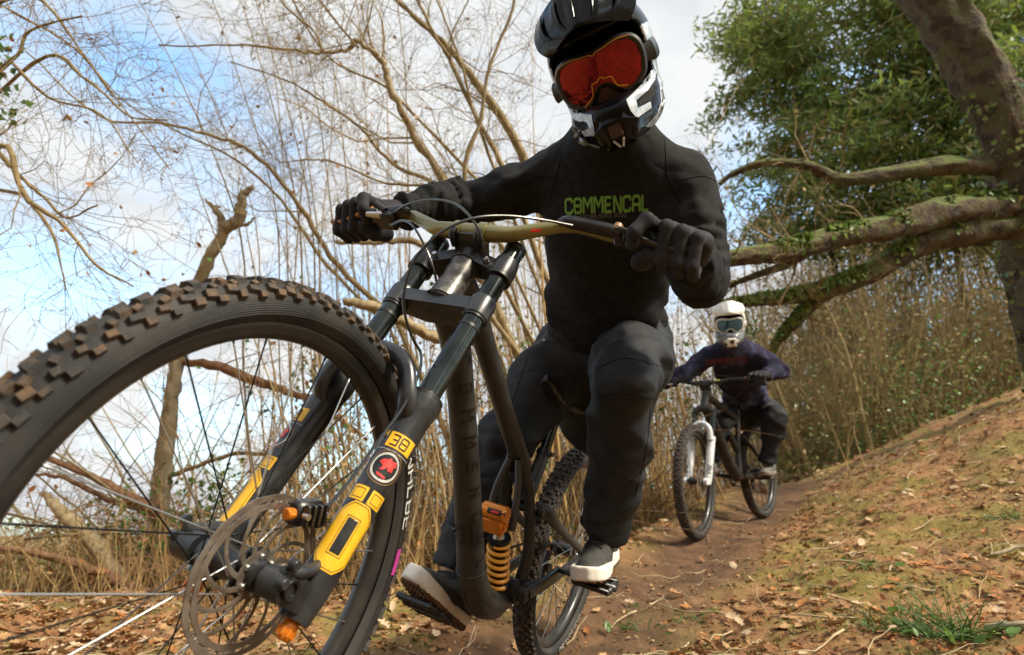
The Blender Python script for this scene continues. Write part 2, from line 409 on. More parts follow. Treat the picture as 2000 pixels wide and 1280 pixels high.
# ------------------------------------------------------------------ terrain
def sstep(a, b, x):
    t = np.clip((np.asarray(x, float) - a) / (b - a), 0, 1); return t * t * (3 - 2 * t)
def trail_x(y):
    y = np.clip(np.asarray(y, float), -3, 9)
    return np.where(y > 2.2, .11 + (y - 2.2) * .62 - .03 * np.maximum(y - 5, 0) ** 2, .11 + (y - 2.2) * .41)
def gh(x, y):
    x = np.asarray(x, float); y = np.asarray(y, float)
    d = x - trail_x(y)
    z = -.405 + .185 * np.clip(y - 2.25, 0, 6) * sstep(-2.4, -.25, d) * sstep(1.9, 2.9, y)
    k = np.clip(.06 + .025 * np.maximum(y - 1.8, 0) ** 2, .03, .40)
    bank = np.clip(d - .30, 0, 4.5) - .25 * np.clip(d - 5, 0, 12); z = z + k * (bank - .16 * np.maximum(bank - 2.2, 0)) * sstep(.0, .5, bank + .15)
    z = z - .035 * np.exp(-((d + .02) / .22) ** 2) + .05 * np.exp(-((d + .50) / .16) ** 2) + .02 * np.exp(-((d - .42) / .15) ** 2)
    # falls away past the brow
    brow = 6.6 + .6 * sstep(-1.0, 3.0, x)
    z = z - .26 * np.clip(y - brow, 0, 9) * sstep(0, 2.0, y - brow)
    z = z - .04 * np.clip(-x - 3, 0, 10)
    # wooded hillside beyond, on the right
    z = z + sstep(.28, .62, x / np.maximum(y, 4)) * np.clip(y - 10.5, 0, 26) * .42
    z = z + .7 * np.clip(-y - 2.2, 0, 14)                       # unseen bare bank added behind the camera to cut sky light and reflections
    n = .018 * np.sin(x * 5.1 + 1.3 * np.sin(y * 3.3)) + .014 * np.sin(y * 6.7 + 1.9 * np.sin(x * 4.1)) + .008 * np.sin(x * 17 + y * 9) + .006 * np.sin(y * 23 - x * 13)
    far = sstep(40, 70, np.hypot(x, y))
    z = z * (1 - far) + far * -3.0
    return z + n * (1 - .7 * np.exp(-(d / .2) ** 2))

def ground_mat():
    m = bpy.data.materials.new('forest soil'); m.use_nodes = True; t = m.node_tree; b = t.nodes['Principled BSDF']; b.inputs['Roughness'].default_value = .95
    tc = t.nodes.new('ShaderNodeTexCoord'); at_ = t.nodes.new('ShaderNodeAttribute'); at_.attribute_name = 'trail'
    def ramp(scale, stops, detail=6):
        n = N(t, 'ShaderNodeTexNoise', Scale=scale, Detail=detail, Roughness=.65); t.links.new(tc.outputs['Object'], n.inputs['Vector'])
        r = t.nodes.new('ShaderNodeValToRGB'); e = r.color_ramp.elements
        e[0].position, e[0].color = stops[0][0], (*stops[0][1], 1); e[1].position, e[1].color = stops[-1][0], (*stops[-1][1], 1)
        for s in stops[1:-1]: q = e.new(s[0]); q.color = (*s[1], 1)
        t.links.new(n.outputs['Fac'], r.inputs[0]); return r, n
    soil, n1 = ramp(9, [(.3, (.052, .025, .011)), (.5, (.112, .056, .025)), (.68, (.185, .10, .048))], 10)
    litter, _ = ramp(14, [(.3, (.10, .044, .016)), (.45, (.235, .108, .040)), (.56, (.36, .19, .08)), (.66, (.22, .125, .045))], 8)
    moss, _ = ramp(30, [(.3, (.095, .085, .014)), (.5, (.20, .155, .03)), (.7, (.30, .215, .06))])
    mm, _ = ramp(2.6, [(.43, (0, 0, 0)), (.58, (.95, .95, .95))], 5)
    a = N(t, 'ShaderNodeMix', _data_type='RGBA'); t.links.new(mm.outputs[0], a.inputs[0]); t.links.new(litter.outputs[0], a.inputs[6]); t.links.new(moss.outputs[0], a.inputs[7])
    c = N(t, 'ShaderNodeMix', _data_type='RGBA'); t.links.new(at_.outputs['Fac'], c.inputs[0]); t.links.new(a.outputs[2], c.inputs[6]); t.links.new(soil.outputs[0], c.inputs[7])
    t.links.new(c.outputs[2], b.inputs['Base Color'])
    bn = N(t, 'ShaderNodeTexNoise', Scale=38.0, Detail=8.0, Roughness=.7); t.links.new(tc.outputs['Object'], bn.inputs['Vector'])
    bp = N(t, 'ShaderNodeBump', Strength=.9, Distance=.02); t.links.new(bn.outputs['Fac'], bp.inputs['Height']); t.links.new(bp.outputs[0], b.inputs['Normal'])
    return m
def make_ground():
    # fine near the trail, coarse far off, one sheet
    def axis(lo, hi, c0, c1, fine, grow):
        p = list(np.arange(c0, c1, fine)); s = fine; x = p[-1]
        while x < hi: s *= grow; x += s; p.append(x)
        s = fine; x = c0; q = []
        while x > lo: s *= grow; x -= s; q.append(x)
        return np.array(q[::-1] + p)
    X = axis(-300, 300, -3.0, 6.0, .035, 1.16); Y = axis(-60, 400, .2, 8.5, .035, 1.16)
    gx, gy = np.meshgrid(X, Y); gz = gh(gx, gy)
    d = gx - trail_x(gy)
    rough = np.clip(np.abs(d) * 2, .15, 1) * .012 * (vnoise(np.stack([gx, gy, gx * 0], -1), 31, 2) + .7 * vnoise(np.stack([gx, gy, gx * 0], -1), 67, 5))
    gz = gz + np.where((np.abs(gx) < 7) & (gy < 9), rough, 0)
    v = np.stack([gx, gy, gz], -1).reshape(-1, 3); w = len(X)
    ii = np.arange((len(Y) - 1) * (w - 1)); r, c = ii // (w - 1), ii % (w - 1); a = r * w + c
    o = mesh_obj('ground', v, np.stack([a, a + 1, a + w + 1, a + w], 1).tolist(), ground_mat(), smooth=True)
    tr = np.exp(-(d / .42) ** 4) * sstep(9, 7, gy) + .35 * sstep(2.6, 1.2, gy) * sstep(2.2, .6, np.abs(d))
    tr = np.clip(tr + .25 * vnoise(np.stack([gx, gy, gx * 0], -1), 6, 1) * (tr > .05), 0, 1)
    at_ = o.data.attributes.new('trail', 'FLOAT', 'POINT'); at_.data.foreach_set('value', tr.reshape(-1))
    tag(o, kind='structure'); return o
ground = make_ground()

# ------------------------------------------------------------------ bicycles
BASE = V(.15, 0, -.37)
Lx = V(0, 1, 0)
class Geo: pass
def bike_geo(head, ha, off, h, tax, axoff, steer=0.0):
    g = Geo(); g.head = np.asarray(head, float); g.U = V(-math.cos(ha), 0, math.sin(ha)); g.F = V(math.sin(ha), 0, math.cos(ha))
    g.L = math.cos(steer) * Lx - math.sin(steer) * g.F; g.F = math.cos(steer) * g.F + math.sin(steer) * Lx
    g.off, g.h, g.tax, g.axoff = off, h, tax, axoff
    g.S = lambda a, b, t: g.head + a * g.F + b * g.L + t * g.U
    g.axle = g.S(axoff, 0, tax); return g

def make_wheel(root, c, e1, e2, R, hero, knobs, rotor_r, nsp=32, print_text=None, tw=.031, rim_m='rim', spoke_m=('silver', 'spoke_dark')):
    """axis along y; the hub is the wheel's own mesh, the rest are its sub-parts"""
    c = np.asarray(c, float); n = 128 if hero else 72
    hub = MB()
    hub.lathe([(.010, -.055), (.018, -.054), (.018, -.040), (.030, -.036), (.031, -.031), (.022, -.027), (.019, 0), (.022, .026), (.032, .029), (.033, .034), (.022, .038), (.019, .05), (.010, .055)], c, Lx, 28, e1)
    wheel = hub.build('wheel', M['blackmetal'], root, base=BASE)
    rr = R - 2 * tw + .006                      # rim edge radius
    rim = MB(); rim.lathe([(rr + .001, .0165), (rr + .004, .0155), (rr + .004, .013), (rr - .008, .012), (rr - .008, -.012), (rr + .004, -.013), (rr + .004, -.0155), (rr + .001, -.0165), (rr - .012, -.0145), (rr - .020, -.009), (rr - .022, 0), (rr - .020, .009), (rr - .012, .0145)], c, Lx, n, e1, True)
    rim.build('rim', M[rim_m], wheel, base=BASE, angle=50)
    ty = MB(); prof = []
    cr_ = R - tw - .004
    for a in np.linspace(-128, 128, 21):
        q = math.radians(a); y = math.sin(q) * tw; r = cr_ + math.cos(q) * (tw * 1.0)
        if abs(a) > 100: y *= 1 - (abs(a) - 100) / 28 * .22
        prof.append((r, y))
    prof += [(cr_ + math.cos(math.radians(a)) * tw * .82, math.sin(math.radians(a)) * tw * .78) for a in np.linspace(120, -120, 9)]
    ty.lathe(prof, c, Lx, n, e1, True)
    # raised rings on the sidewall
    if hero:
        for y0 in (-1, 1):
            for aa in (68, 73, 78, 83, 88, 93, 98, 103): 
                q = math.radians(aa); ring = [c + (cr_ + math.cos(q) * tw) * (math.cos(t) * e1 + math.sin(t) * e2) + Lx * y0 * (math.sin(q) * tw) for t in np.linspace(0, 2 * math.pi, n, endpoint=False)]
                ty.tube(ring, .0006, 3, closed=True)
    ty.cur = 1
    def knob(th, a, lw, ll, hh, skew=0.0):
        q = math.radians(a); rad = math.cos(th) * e1 + math.sin(th) * e2; tan = -math.sin(th) * e1 + math.cos(th) * e2
        nn = math.cos(q) * rad + math.sin(q) * Lx; sd = -math.sin(q) * rad + math.cos(q) * Lx
        p = c + cr_ * rad + (tw + hh * .35) * nn
        t2 = nrm(tan + sd * skew); s2 = nrm(np.cross(nn, t2))
        j = [.86 + (rnd.random() - .5) * .4 for _ in range(3)]
        ty.box(p, (lw * j[0], ll * j[1], hh * j[2]), (s2, t2, nn), 0, taper=.78)
    for i in range(knobs):
        th = 2 * math.pi * i / knobs; st = 2 * math.pi / knobs
        big = 4.4 * R / knobs                 # about the pitch
        for sgn in (-1, 1):
            o_ = i % 2
            knob(th + (0 if o_ else st * .12), sgn * (8 if o_ else 13), .0078, big * .36, .0044, sgn * .12)
            knob(th + st * .5, sgn * (29 if o_ else 25), .0058, big * .30, .0042, -sgn * .25)
            knob(th + st * .2, sgn * (46 if o_ else 42), .0062, big * .40, .0046, sgn * .22)
            knob(th + st * .55, sgn * (61 if o_ else 57), .0056, big * .36, .0050, sgn * .1)
    ty.build('tyre', [M['rubber'], M['knob']], wheel, base=BASE, angle=32)
    # spokes share two meshes, turned about the axle
    ring_r = rr - .019
    for i in range(nsp):
        s = 1 if i % 2 else -1; th = 2 * math.pi * (i + .5) / nsp; lace = (1 if (i // 2) % 2 else -1) * 2 * math.pi / nsp * 5.2
        a0 = th + lace
        p0 = c + .030 * (math.cos(a0) * e1 + math.sin(a0) * e2) + Lx * s * .031
        p1 = c + ring_r * (math.cos(th) * e1 + math.sin(th) * e2) + Lx * s * .004
        sp = MB(); sp.tube([p0, p0 + (p1 - p0) * .03, p0 + (p1 - p0) * .95, p1], [.0014, .0012, .0012, .0020], 6 if hero else 4)
        sp.build('spoke', M[spoke_m[0] if s > 0 else spoke_m[1]], wheel, base=BASE, angle=None)
    if rotor_r:
        ro = MB(); y0 = .042; th_ = .001
        def ring(r0, r1, n2=96, wave=0):
            vs = []; fs = []
            for k in range(n2):
                a = 2 * math.pi * k / n2; d = math.cos(a) * e1 + math.sin(a) * e2; w = wave * math.sin(a * 12)
                for (r, y) in ((r0 - w, y0 - th_), (r1 + w, y0 - th_), (r1 + w, y0 + th_), (r0 - w, y0 + th_)): vs.append(c + d * r + Lx * y)
            for k in range(n2):
                l = (k + 1) % n2
                for i in range(4): j = (i + 1) % 4; fs.append((k * 4 + i, l * 4 + i, l * 4 + j, k * 4 + j))
            ro.add(vs, fs)
        ring(rotor_r - .0075, rotor_r, 96, .0007); ring(rotor_r - .0185, rotor_r - .0105, 96, .0006); ring(.020, .030)
        for k in range(36):                     # webs between the two braking rings
            a = 2 * math.pi * k / 36; d0 = math.cos(a) * e1 + math.sin(a) * e2; d1 = math.cos(a + .09) * e1 + math.sin(a + .09) * e2
            ro.tube([c + d0 * (rotor_r - .012) + Lx * y0, c + d1 * (rotor_r - .005) + Lx * y0], .0016, 4, flat=.5, ref=Lx)
        for k in range(12):                     # swept arms
            a = 2 * math.pi * k / 12
            pts = [c + (.027 + (rotor_r - .042) * t) * (math.cos(a + .75 * t) * e1 + math.sin(a + .75 * t) * e2) + Lx * y0 for t in np.linspace(0, 1, 6)]
            ro.tube(pts, [.0042, .003, .0034], 6, flat=.3, ref=Lx)
        ro.build('brake_rotor', M['rotor'], wheel, base=BASE, angle=40)
        if hero:
            for k in range(6):
                a = 2 * math.pi * k / 6; d = math.cos(a) * e1 + math.sin(a) * e2
                bo = MB(); bo.lathe([(.0001, .0035), (.003, .0035), (.0042, .002), (.0042, 0)], c + d * .023 + Lx * (y0 + th_), Lx, 10); bo.build('rotor_bolt', M['silver'], wheel, base=BASE)
    if print_text:                              # moulded lettering on the sidewall
        for (txt, th0, h, side, m) in print_text:
            v2, f2, w = text2d(txt, h, .17, .34, 4); v2 = v2 * V(1.6, 1); vs = []
            if m == 'pink_print': v2 = np.array([(0, 0), (.044, 0), (.044, h), (0, h)]); f2 = [(0, 1, 2, 3)]; v2, f2 = fill2d([[tuple(p) for p in v2]], .012)
            for p in v2:
                a = th0 + side * p[0] / cr_; q = math.radians(96 - math.degrees(p[1] / tw))
                vs.append(c + (cr_ + math.cos(q) * (tw + .0009)) * (math.cos(a) * e1 + math.sin(a) * e2) + Lx * side * math.sin(q) * (tw + .0009))
            mesh_obj('tyre_lettering', vs, [tuple(x) for x in f2], M[m], wheel, False, None, None, BASE)
    return wheel

def make_crank(root, ang, hero, shoe_flat=0.0):
    """cranks with chainring; ang = direction of the right arm from the bottom bracket (x, z)"""
    d = V(math.cos(ang), 0, math.sin(ang)); up = V(-math.sin(ang), 0, math.cos(ang))
    cr = MB(); cr.lathe([(.012, -.075), (.021, -.07), (.021, .07), (.012, .075)], (0, 0, 0), Lx, 20)
    crank = cr.build('crank', M['blackmetal'], root, base=BASE)
    for s, dd in ((-1, d), (1, -d)):
        a = MB(); a.tube([Lx * s * .068, Lx * s * .078 + dd * .06, Lx * s * .088 + dd * .165], [.019, .014, .0125], 12, flat=.62, ref=Lx); a.build('crank_arm', M['blackmetal'], crank, base=BASE)
    ring = MB(); n = 128; vs = []; fs = []
    for k in range(n):
        a = 2 * math.pi * k / n; t = V(math.cos(a), 0, math.sin(a)); r1 = .071 + (.0022 if k % 4 < 2 else -.0022)
        for r, y in ((.052, -.046), (r1, -.046), (r1, -.049), (.052, -.049)): vs.append(t * r + Lx * y)
    for k in range(n):
        for i in range(4): fs.append((k * 4 + i, k * 4 + (i + 1) % 4, ((k + 1) % n) * 4 + (i + 1) % 4, ((k + 1) % n) * 4 + i))
    ring.add(vs, fs)
    for k in range(5):
        a = 2 * math.pi * k / 5; t = V(math.cos(a), 0, math.sin(a)); ring.tube([t * .016 - Lx * .0475, t * .054 - Lx * .0475], [.012, .006], 8, flat=.25, ref=Lx)
    ring.build('chainring', M['spoke_dark'], crank, base=BASE, angle=30)
    return crank, d

def pedal(root, c, fwd, up, parent_m='blackmetal'):
    """flat platform pedal, frame and pins; c = spindle centre"""
    f, u = nrm(fwd), nrm(up); p = MB()
    for sx in (-1, 1): p.box(np.asarray(c) + f * sx * .046, (.008, .05, .007), (f, Lx, u), .003)
    for sy in (-1, 1): p.box(np.asarray(c) + Lx * sy * .046, (.040, .006, .0068), (f, Lx, u), .003)
    p.box(np.asarray(c), (.012, .058, .0085), (f, Lx, u), .004)
    for sx in (-1, 0, 1):
        for sy in (-.8, 0, .8):
            if sx == 0 and sy == 0: continue
            p.lathe([(.0018, -.011), (.0018, .011)], np.asarray(c) + f * sx * .046 + Lx * sy * .05, u, 6)
    return p.build('pedal', M[parent_m], root, base=BASE)

def spline_tube(pts, rads, n=18, k=7, **kw):
    b = MB(); b.tube(catmull(pts, k), rads, n, **kw); return b

def wrap_leg(v2, o, ax, front, side, r, lift=.0006):
    """2D print (u round the leg, v up the leg) laid on a round leg of radius r(t)"""
    out = []
    for p in v2:
        rr = (r(p[1]) if callable(r) else r) + lift; a = p[0] / rr
        out.append(np.asarray(o) + ax * p[1] + rr * (math.cos(a) * front + math.sin(a) * side))
    return out
def octo(w, h, c): return [(-w / 2 + c, -h / 2), (w / 2 - c, -h / 2), (w / 2, -h / 2 + c), (w / 2, h / 2 - c), (w / 2 - c, h / 2), (-w / 2 + c, h / 2), (-w / 2, h / 2 - c), (-w / 2, -h / 2 + c)]
def sh(poly, dx, dy): return [(p[0] + dx, p[1] + dy) for p in poly]
def circ2(r, n=28, sx=1.0): return [(sx * r * math.cos(2 * math.pi * k / n), r * math.sin(2 * math.pi * k / n)) for k in range(n)]

def make_fork_dh(root, g):
    h, o = g.h, g.off; S, U, F = g.S, g.U, g.F
    lo = MB()
    rl = lambda t: float(np.interp(t, [-.70, -.66, -.5, -.40, -.37, -.365, -.345, -.343], [.021, .0245, .0255, .0265, .027, .0305, .0305, .0265]))
    ts = [-.698, -.69, -.66, -.6, -.5, -.42, -.375, -.368, -.350, -.345, -.343]
    for s in (1, -1):
        lo.tube([S(o, s * h, t) for t in ts], 1, 28)
        nv = len(ts) * 28; arr = np.array(lo.v[-nv:]).reshape(len(ts), 28, 3)
        for i, t in enumerate(ts):
            c = S(o, s * h, t); arr[i] = c + (arr[i] - c) * rl(t)
        lo.v[-nv:] = [tuple(p) for p in arr.reshape(-1, 3)]
        # dropout forging reaching forward to the axle
        ax = S(g.axoff, s * h, g.tax)
        lo.hull([*(ax + .021 * (math.cos(a) * F + math.sin(a) * U) + Lx * y for a in np.linspace(0, 6.28, 14) for y in (-s * .026, s * .010)), *(S(o + .004, s * h + y, t) for y in (-.016, .016) for t in (-.655, -.69))])
        lo.tube(catmull([S(o + .018, s * h + s * .002, -.625), S(o + .030, s * h + s * .006, -.640), S(g.axoff - .004, s * h + s * .006, -.652), S(g.axoff + .020, s * h + s * .002, -.662)], 5), [.005, .009, .010, .006], 10)
        for da in (-.03, .03): lo.lathe([(.0001, .006), (.006, .006), (.0075, .004), (.0075, -.004)], S(g.axoff + .019, s * h + s * .012, g.tax + .012 + da * .4), Lx * s, 12)
    # arch between the legs, over the tyre and in front of it
    # arch between the legs, over the tyre
    arch = [S(o + .008, h * .90, -.40), S(o + .036, h * .97, -.372), S(o + .055, h * .70, -.322), S(o + .062, h * .28, -.303), S(o + .062, -h * .28, -.303), S(o + .055, -h * .70, -.322), S(o + .036, -h * .97, -.372), S(o + .008, -h * .90, -.40)]
    lo.tube(catmull(arch, 6), [.013, .016, .0145, .014, .0145, .016, .013], 12, flat=.75, ref=U)
    fork = lo.build('fork', M['lower'], root, base=BASE, angle=42)
    for s in (1, -1):
        st = MB(); st.tube([S(o, s * h, -.35), S(o, s * h, .024), S(o, s * h, .030)], [.0200, .0200, .0200], 32); st.build('stanchion', M['stanchion'], fork, base=BASE)
        cap = MB(); cap.lathe([(.0205, 0), (.0215, .004), (.0215, .010), (.018, .014), (.0, .014)], S(o, s * h, .026), U, 28); cap.build('top_cap', M['blackmetal'], fork, base=BASE)
        for t, rr in ((-.052, .0262), (-.158, .0225), (-.182, .0212)):
            rg = MB(); rg.lathe([(rr - .003, -.004), (rr, -.003), (rr, .003), (rr - .003, .004)], S(o, s * h, t), U, 32); rg.build('stanchion_ring', M['ink'], fork, base=BASE)
        wip = MB(); wip.lathe([(.0215, -.006), (.0295, -.004), (.0295, .006), (.0235, .010), (.0205, .011)], S(o, s * h, -.343), U, 32); wip.build('wiper_seal', M['ink'], fork, base=BASE)
        bore = MB(); bore.lathe([(.0085, -.002), (.0125, -.002), (.0135, .002), (.0125, .004), (.0085, .003), (.0085, -.012)], S(g.axoff, s * h, g.tax) + Lx * s * .0125, Lx * s, 24); bore.build('axle_end', M['ink'], fork, base=BASE)
        foot = MB(); foot.lathe([(.009, .010), (.0115, .004), (.0115, -.006), (.0108, -.012), (.008, -.016), (.0, -.016)], S(o, s * h, -.706), U, 24)
        for k in range(10):
            a = k * .6283; e = np.cross(U, Lx); foot.box(S(o, s * h, -.712) + .0115 * (math.cos(a) * Lx + math.sin(a) * e), (.0017, .0013, .005), (math.cos(a) * Lx + math.sin(a) * e, np.cross(U, math.cos(a) * Lx + math.sin(a) * e), U))
        foot.build('damper_knob', M['orange'], fork, base=BASE)
    # crowns
    lc = MB()
    lc.hull([S(o + a, y, t) for y in (-h, h) for a in (-.020, .020) for t in (-.150, -.122)] + [S(a, y, t) for y in (-.03, .03) for a in (-.030, .020) for t in (-.152, -.126)])
    for s in (1, -1): lc.lathe([(.0205, -.158), (.0245, -.155), (.0252, -.118), (.0235, -.112), (.0205, -.112)], S(o, s * h, 0), U, 30)
    lc.build('lower_crown', M['lower'], fork, base=BASE, angle=35)
    uc = MB()
    for s in (1, -1):
        uc.lathe([(.0205, -.050), (.0258, -.048), (.0262, -.030), (.0245, -.014), (.0235, -.006), (.0205, -.005)], S(o, s * h, 0), U, 30)
        uc.hull([S(o + a, s * h * .82, t) for a in (-.017, .017) for t in (-.044, -.014)] + [S(a, s * .02, t) for a in (-.028, .022) for t in (-.022, .006)])
        uc.lathe([(.0045, -.03), (.0045, .03)], S(o - .018, s * h * .74, -.03), F, 10)
    uc.lathe([(.030, -.022), (.031, .004), (.024, .010), (.0, .010)], S(0, 0, 0), U, 28)
    uc.build('upper_crown', M['blackmetal'], fork, base=BASE, angle=35)
    for s in (1, -1):
        bt = MB(); bt.lathe([(.0022, .006), (.0045, .006), (.005, .003), (.005, -.004)], S(o + .022, s * (h - .03), -.026), F, 12); bt.build('crown_bolt', M['silver'], fork, base=BASE)
    # stickers on the outer front of each leg
    for s in (1, -1):
        front = nrm(F * .80 + Lx * s * .60); side = np.cross(U, front)
        if True:
            org = S(o, s * h, -.585)
            def put(name, v, f, m, lift): mesh_obj(name, wrap_leg(v, org, U, front, side, lambda t: rl(t - .585), lift), [tuple(x) for x in f], M[m], fork, False, None, None, BASE)
            for nm, loops, m, lf in (
                ('logo_sticker', [octo(.058, .098, .017)], 'yellow', .0005),
                ('logo_outline', [octo(.053, .093, .0155), octo(.0515, .0915, .0150)], 'ink', .0009),
                ('logo_counter', [sh(octo(.0155, .050, .001), 0, 0)], 'lower', .0009),
                ('logo_outline', [octo(.0215, .056, .001), octo(.020, .0545, .001)], 'ink', .0009),
                ('logo_dot', [sh(octo(.025, .022, .001), -.0155, .0615)], 'yellow', .0005), ('logo_dot', [sh(octo(.025, .022, .001), .0155, .0615)], 'yellow', .0005),
                ('logo_outline', [sh(octo(.017, .015, .001), -.0155, .0615), sh(octo(.0155, .0135, .001), -.0155, .0615)], 'ink', .0009), ('logo_outline', [sh(octo(.017, .015, .001), .0155, .0615), sh(octo(.0155, .0135, .001), .0155, .0615)], 'ink', .0009)):
                put(nm, *fill2d(loops, .007), m, lf)
            # round badge: bronze ring, white ring, red figure
            by = .109; tx = lambda lp: sh(lp, .0, by)
            put('badge_ring', *fill2d([tx(circ2(.0265)), tx(circ2(.0255))], .008), 'bronze_print', .0006)
            put('badge_ring', *fill2d([tx(circ2(.0225)), tx(circ2(.0190))], .008), 'white_print', .0006)
            put('badge_figure', *fill2d([[(x, y + by) for x, y in [(-.006, .002), (-.012, .004), (-.008, .010), (-.001, .012), (.002, .016), (.005, .012), (.012, .014), (.015, .008), (.011, .004), (.013, -.002), (.006, -.004), (.003, .001), (-.002, -.006), (-.007, -.007), (-.004, -.001)]]], .008), 'red_print', .0007)
            put('badge_figure', *fill2d([[(x, y + by) for x, y in [(-.008, -.011), (.007, -.013), (.008, -.017), (-.006, -.015)]]], .008), 'red_print', .0007)
            put('model_sticker', *fill2d([sh([(-.014, -.0125), (.031, -.0125), (.031, .0125), (-.014, .0125)], -.006, .152)], .007), 'yellow', .0005)
            v, f, w = text2d('38', .0165, .13, .3, 4); put('model_number', v + V(-.014, .1435), f, 'ink', .0010)
            v, f, w = text2d('DH', .0085, .24, .3, 4); put('model_letters', v + V(-.040, .1560), f, 'yellow', .0006)
            put('seam_line', *fill2d([sh([(-.036, -.0004), (.03, -.0004), (.03, .0004), (-.036, .0004)], 0, .1345)], .007), 'white_print', .0005)
    return fork

def caliper(root, g):
    S = g.S; b = MB(); c = S(g.axoff - .006, .046, g.tax + .094)
    t = nrm(g.U * .5 - g.F * .85)
    q = nrm(np.cross(t, Lx))
    b.box(c, (.026, .014, .016), (t, Lx, q), .005); b.box(c + t * .028 + q * .012, (.010, .012, .010), (t, Lx, q), .004)
    for k in range(4): b.box(c + t * (-.018 + .012 * k) + Lx * .020, (.0032, .005, .014), (t, Lx, q), .001)
    o = b.build('brake_caliper', M['blackmetal'], root, base=BASE)
    cap = MB(); cap.lathe([(.0075, -.006), (.0082, -.004), (.0082, .005), (.0065, .007), (0, .007)], c - t * .034 + Lx * .006, -t, 18); cap.build('caliper_cap', M['orange'], o, base=BASE)
    for k in (-1, 1):
        bt = MB(); bt.lathe([(.003, .005), (.0045, .005), (.0045, -.004)], c + t * .02 * k + Lx * .022, Lx, 10); bt.build('caliper_bolt', M['silver'], o, base=BASE)
    return o

def make_bar(root, g, bar_m, half=.425, bf=.041, bt=.036, rise=.054, sweep=.069, hero=True):
    S = g.S; ctrl = [(0, 0, 0), (.045, 0, 0), (.085, .004, .0), (.15, .035, .006), (.20, .049, .014), (.27, .052, .030), (half, 1, 1)]
    def P(y, s):
        a = np.interp(y, [0, .05, .09, .12, .17, .21, half], [0, 0, .04, .35, .85, 1.0, 1.0]); sw = np.interp(y, [0, .10, .20, half], [0, 0, .012, sweep])
        return S(bf - sw, s * y, bt + rise * a)
    ys = np.concatenate([-np.linspace(half, 0, 26), np.linspace(0, half, 26)[1:]])
    pts = [P(abs(y), math.copysign(1, y)) for y in ys]
    rad = [float(np.interp(abs(y), [0, .045, .11, .20, half], [.0178, .0178, .0145, .0112, .0112])) for y in ys]
    b = MB(); b.tube(pts, rad, 24); bar = b.build('handlebar', M[bar_m], root, base=BASE)
    st = MB()
    for s in (-1, 1):
        st.lathe([(.0182, -.009), (.0215, -.008), (.0215, .008), (.0182, .009)], P(.028, s), Lx, 28)
    st.build('stem_clamp', M[bar_m], bar, base=BASE)
    sm = MB(); sm.hull([S(a, y, t) for a in (-.03, .028) for y in (-.03, .03) for t in (.004, .014)] + [S(a, y, t) for a in (bf - .022, bf + .012) for y in (-.036, .036) for t in (bt - .020, bt - .008)])
    for s in (-1, 1): sm.tube(catmull([P(.028, s) + g.F * .02 - g.U * .014, P(.028, s) + g.F * .016 - g.U * .028, P(.028, s) - g.F * .01 - g.U * .032], 4), .006, 8)
    sm.build('stem', M['blackmetal'], bar, base=BASE, angle=30)
    for s in (-1, 1):
        gr = MB(); q = [P(y, s) for y in np.linspace(half - .135, half + .002, 8)]; gr.tube(q, [.0155, .0158, .0158, .0162], 20); gr.build('grip', M['grip'], bar, base=BASE)
        co = MB(); co.lathe([(.0115, -.006), (.0175, -.005), (.0175, .005), (.0115, .006)], P(half - .140, s), P(half, s) - P(half - .14, s), 20); co.build('lock_ring', M['blackmetal'], bar, base=BASE)
    return bar, P
# ------------------------------------------------------------------ the near bicycle
RB = np.array([[-0.39525935948478663, 0.8908052655118827, 0.22413392798932855], [-0.23385545325100168, 0.13837712455434606, -0.9623738350479093], [-0.8883026881217846, -0.4328022069448356, 0.15362481550594267]])
TB = V(-0.0217838618, 0.682125793, 1.607663358)
RW = WC @ RB; TW = WC @ TB                       # bike -> world
def toL(p): return RW.T @ (np.asarray(p) - TW)
def toW(p): return RW @ np.asarray(p) + TW
def pose(Rm, T):
    m = np.eye(4); m[:3, :3] = Rm; m[:3, 3] = T + Rm @ BASE; return Matrix(m.tolist())
g1 = bike_geo((.562, 0, .7136), 1.0502, .0063, .0888, -.6742, .0602)
bike1 = empty('mountain_bike', pose(RW, TW))
tag(bike1, 'muddy dark grey downhill bike with yellow fork stickers filling the foreground', 'bicycle')

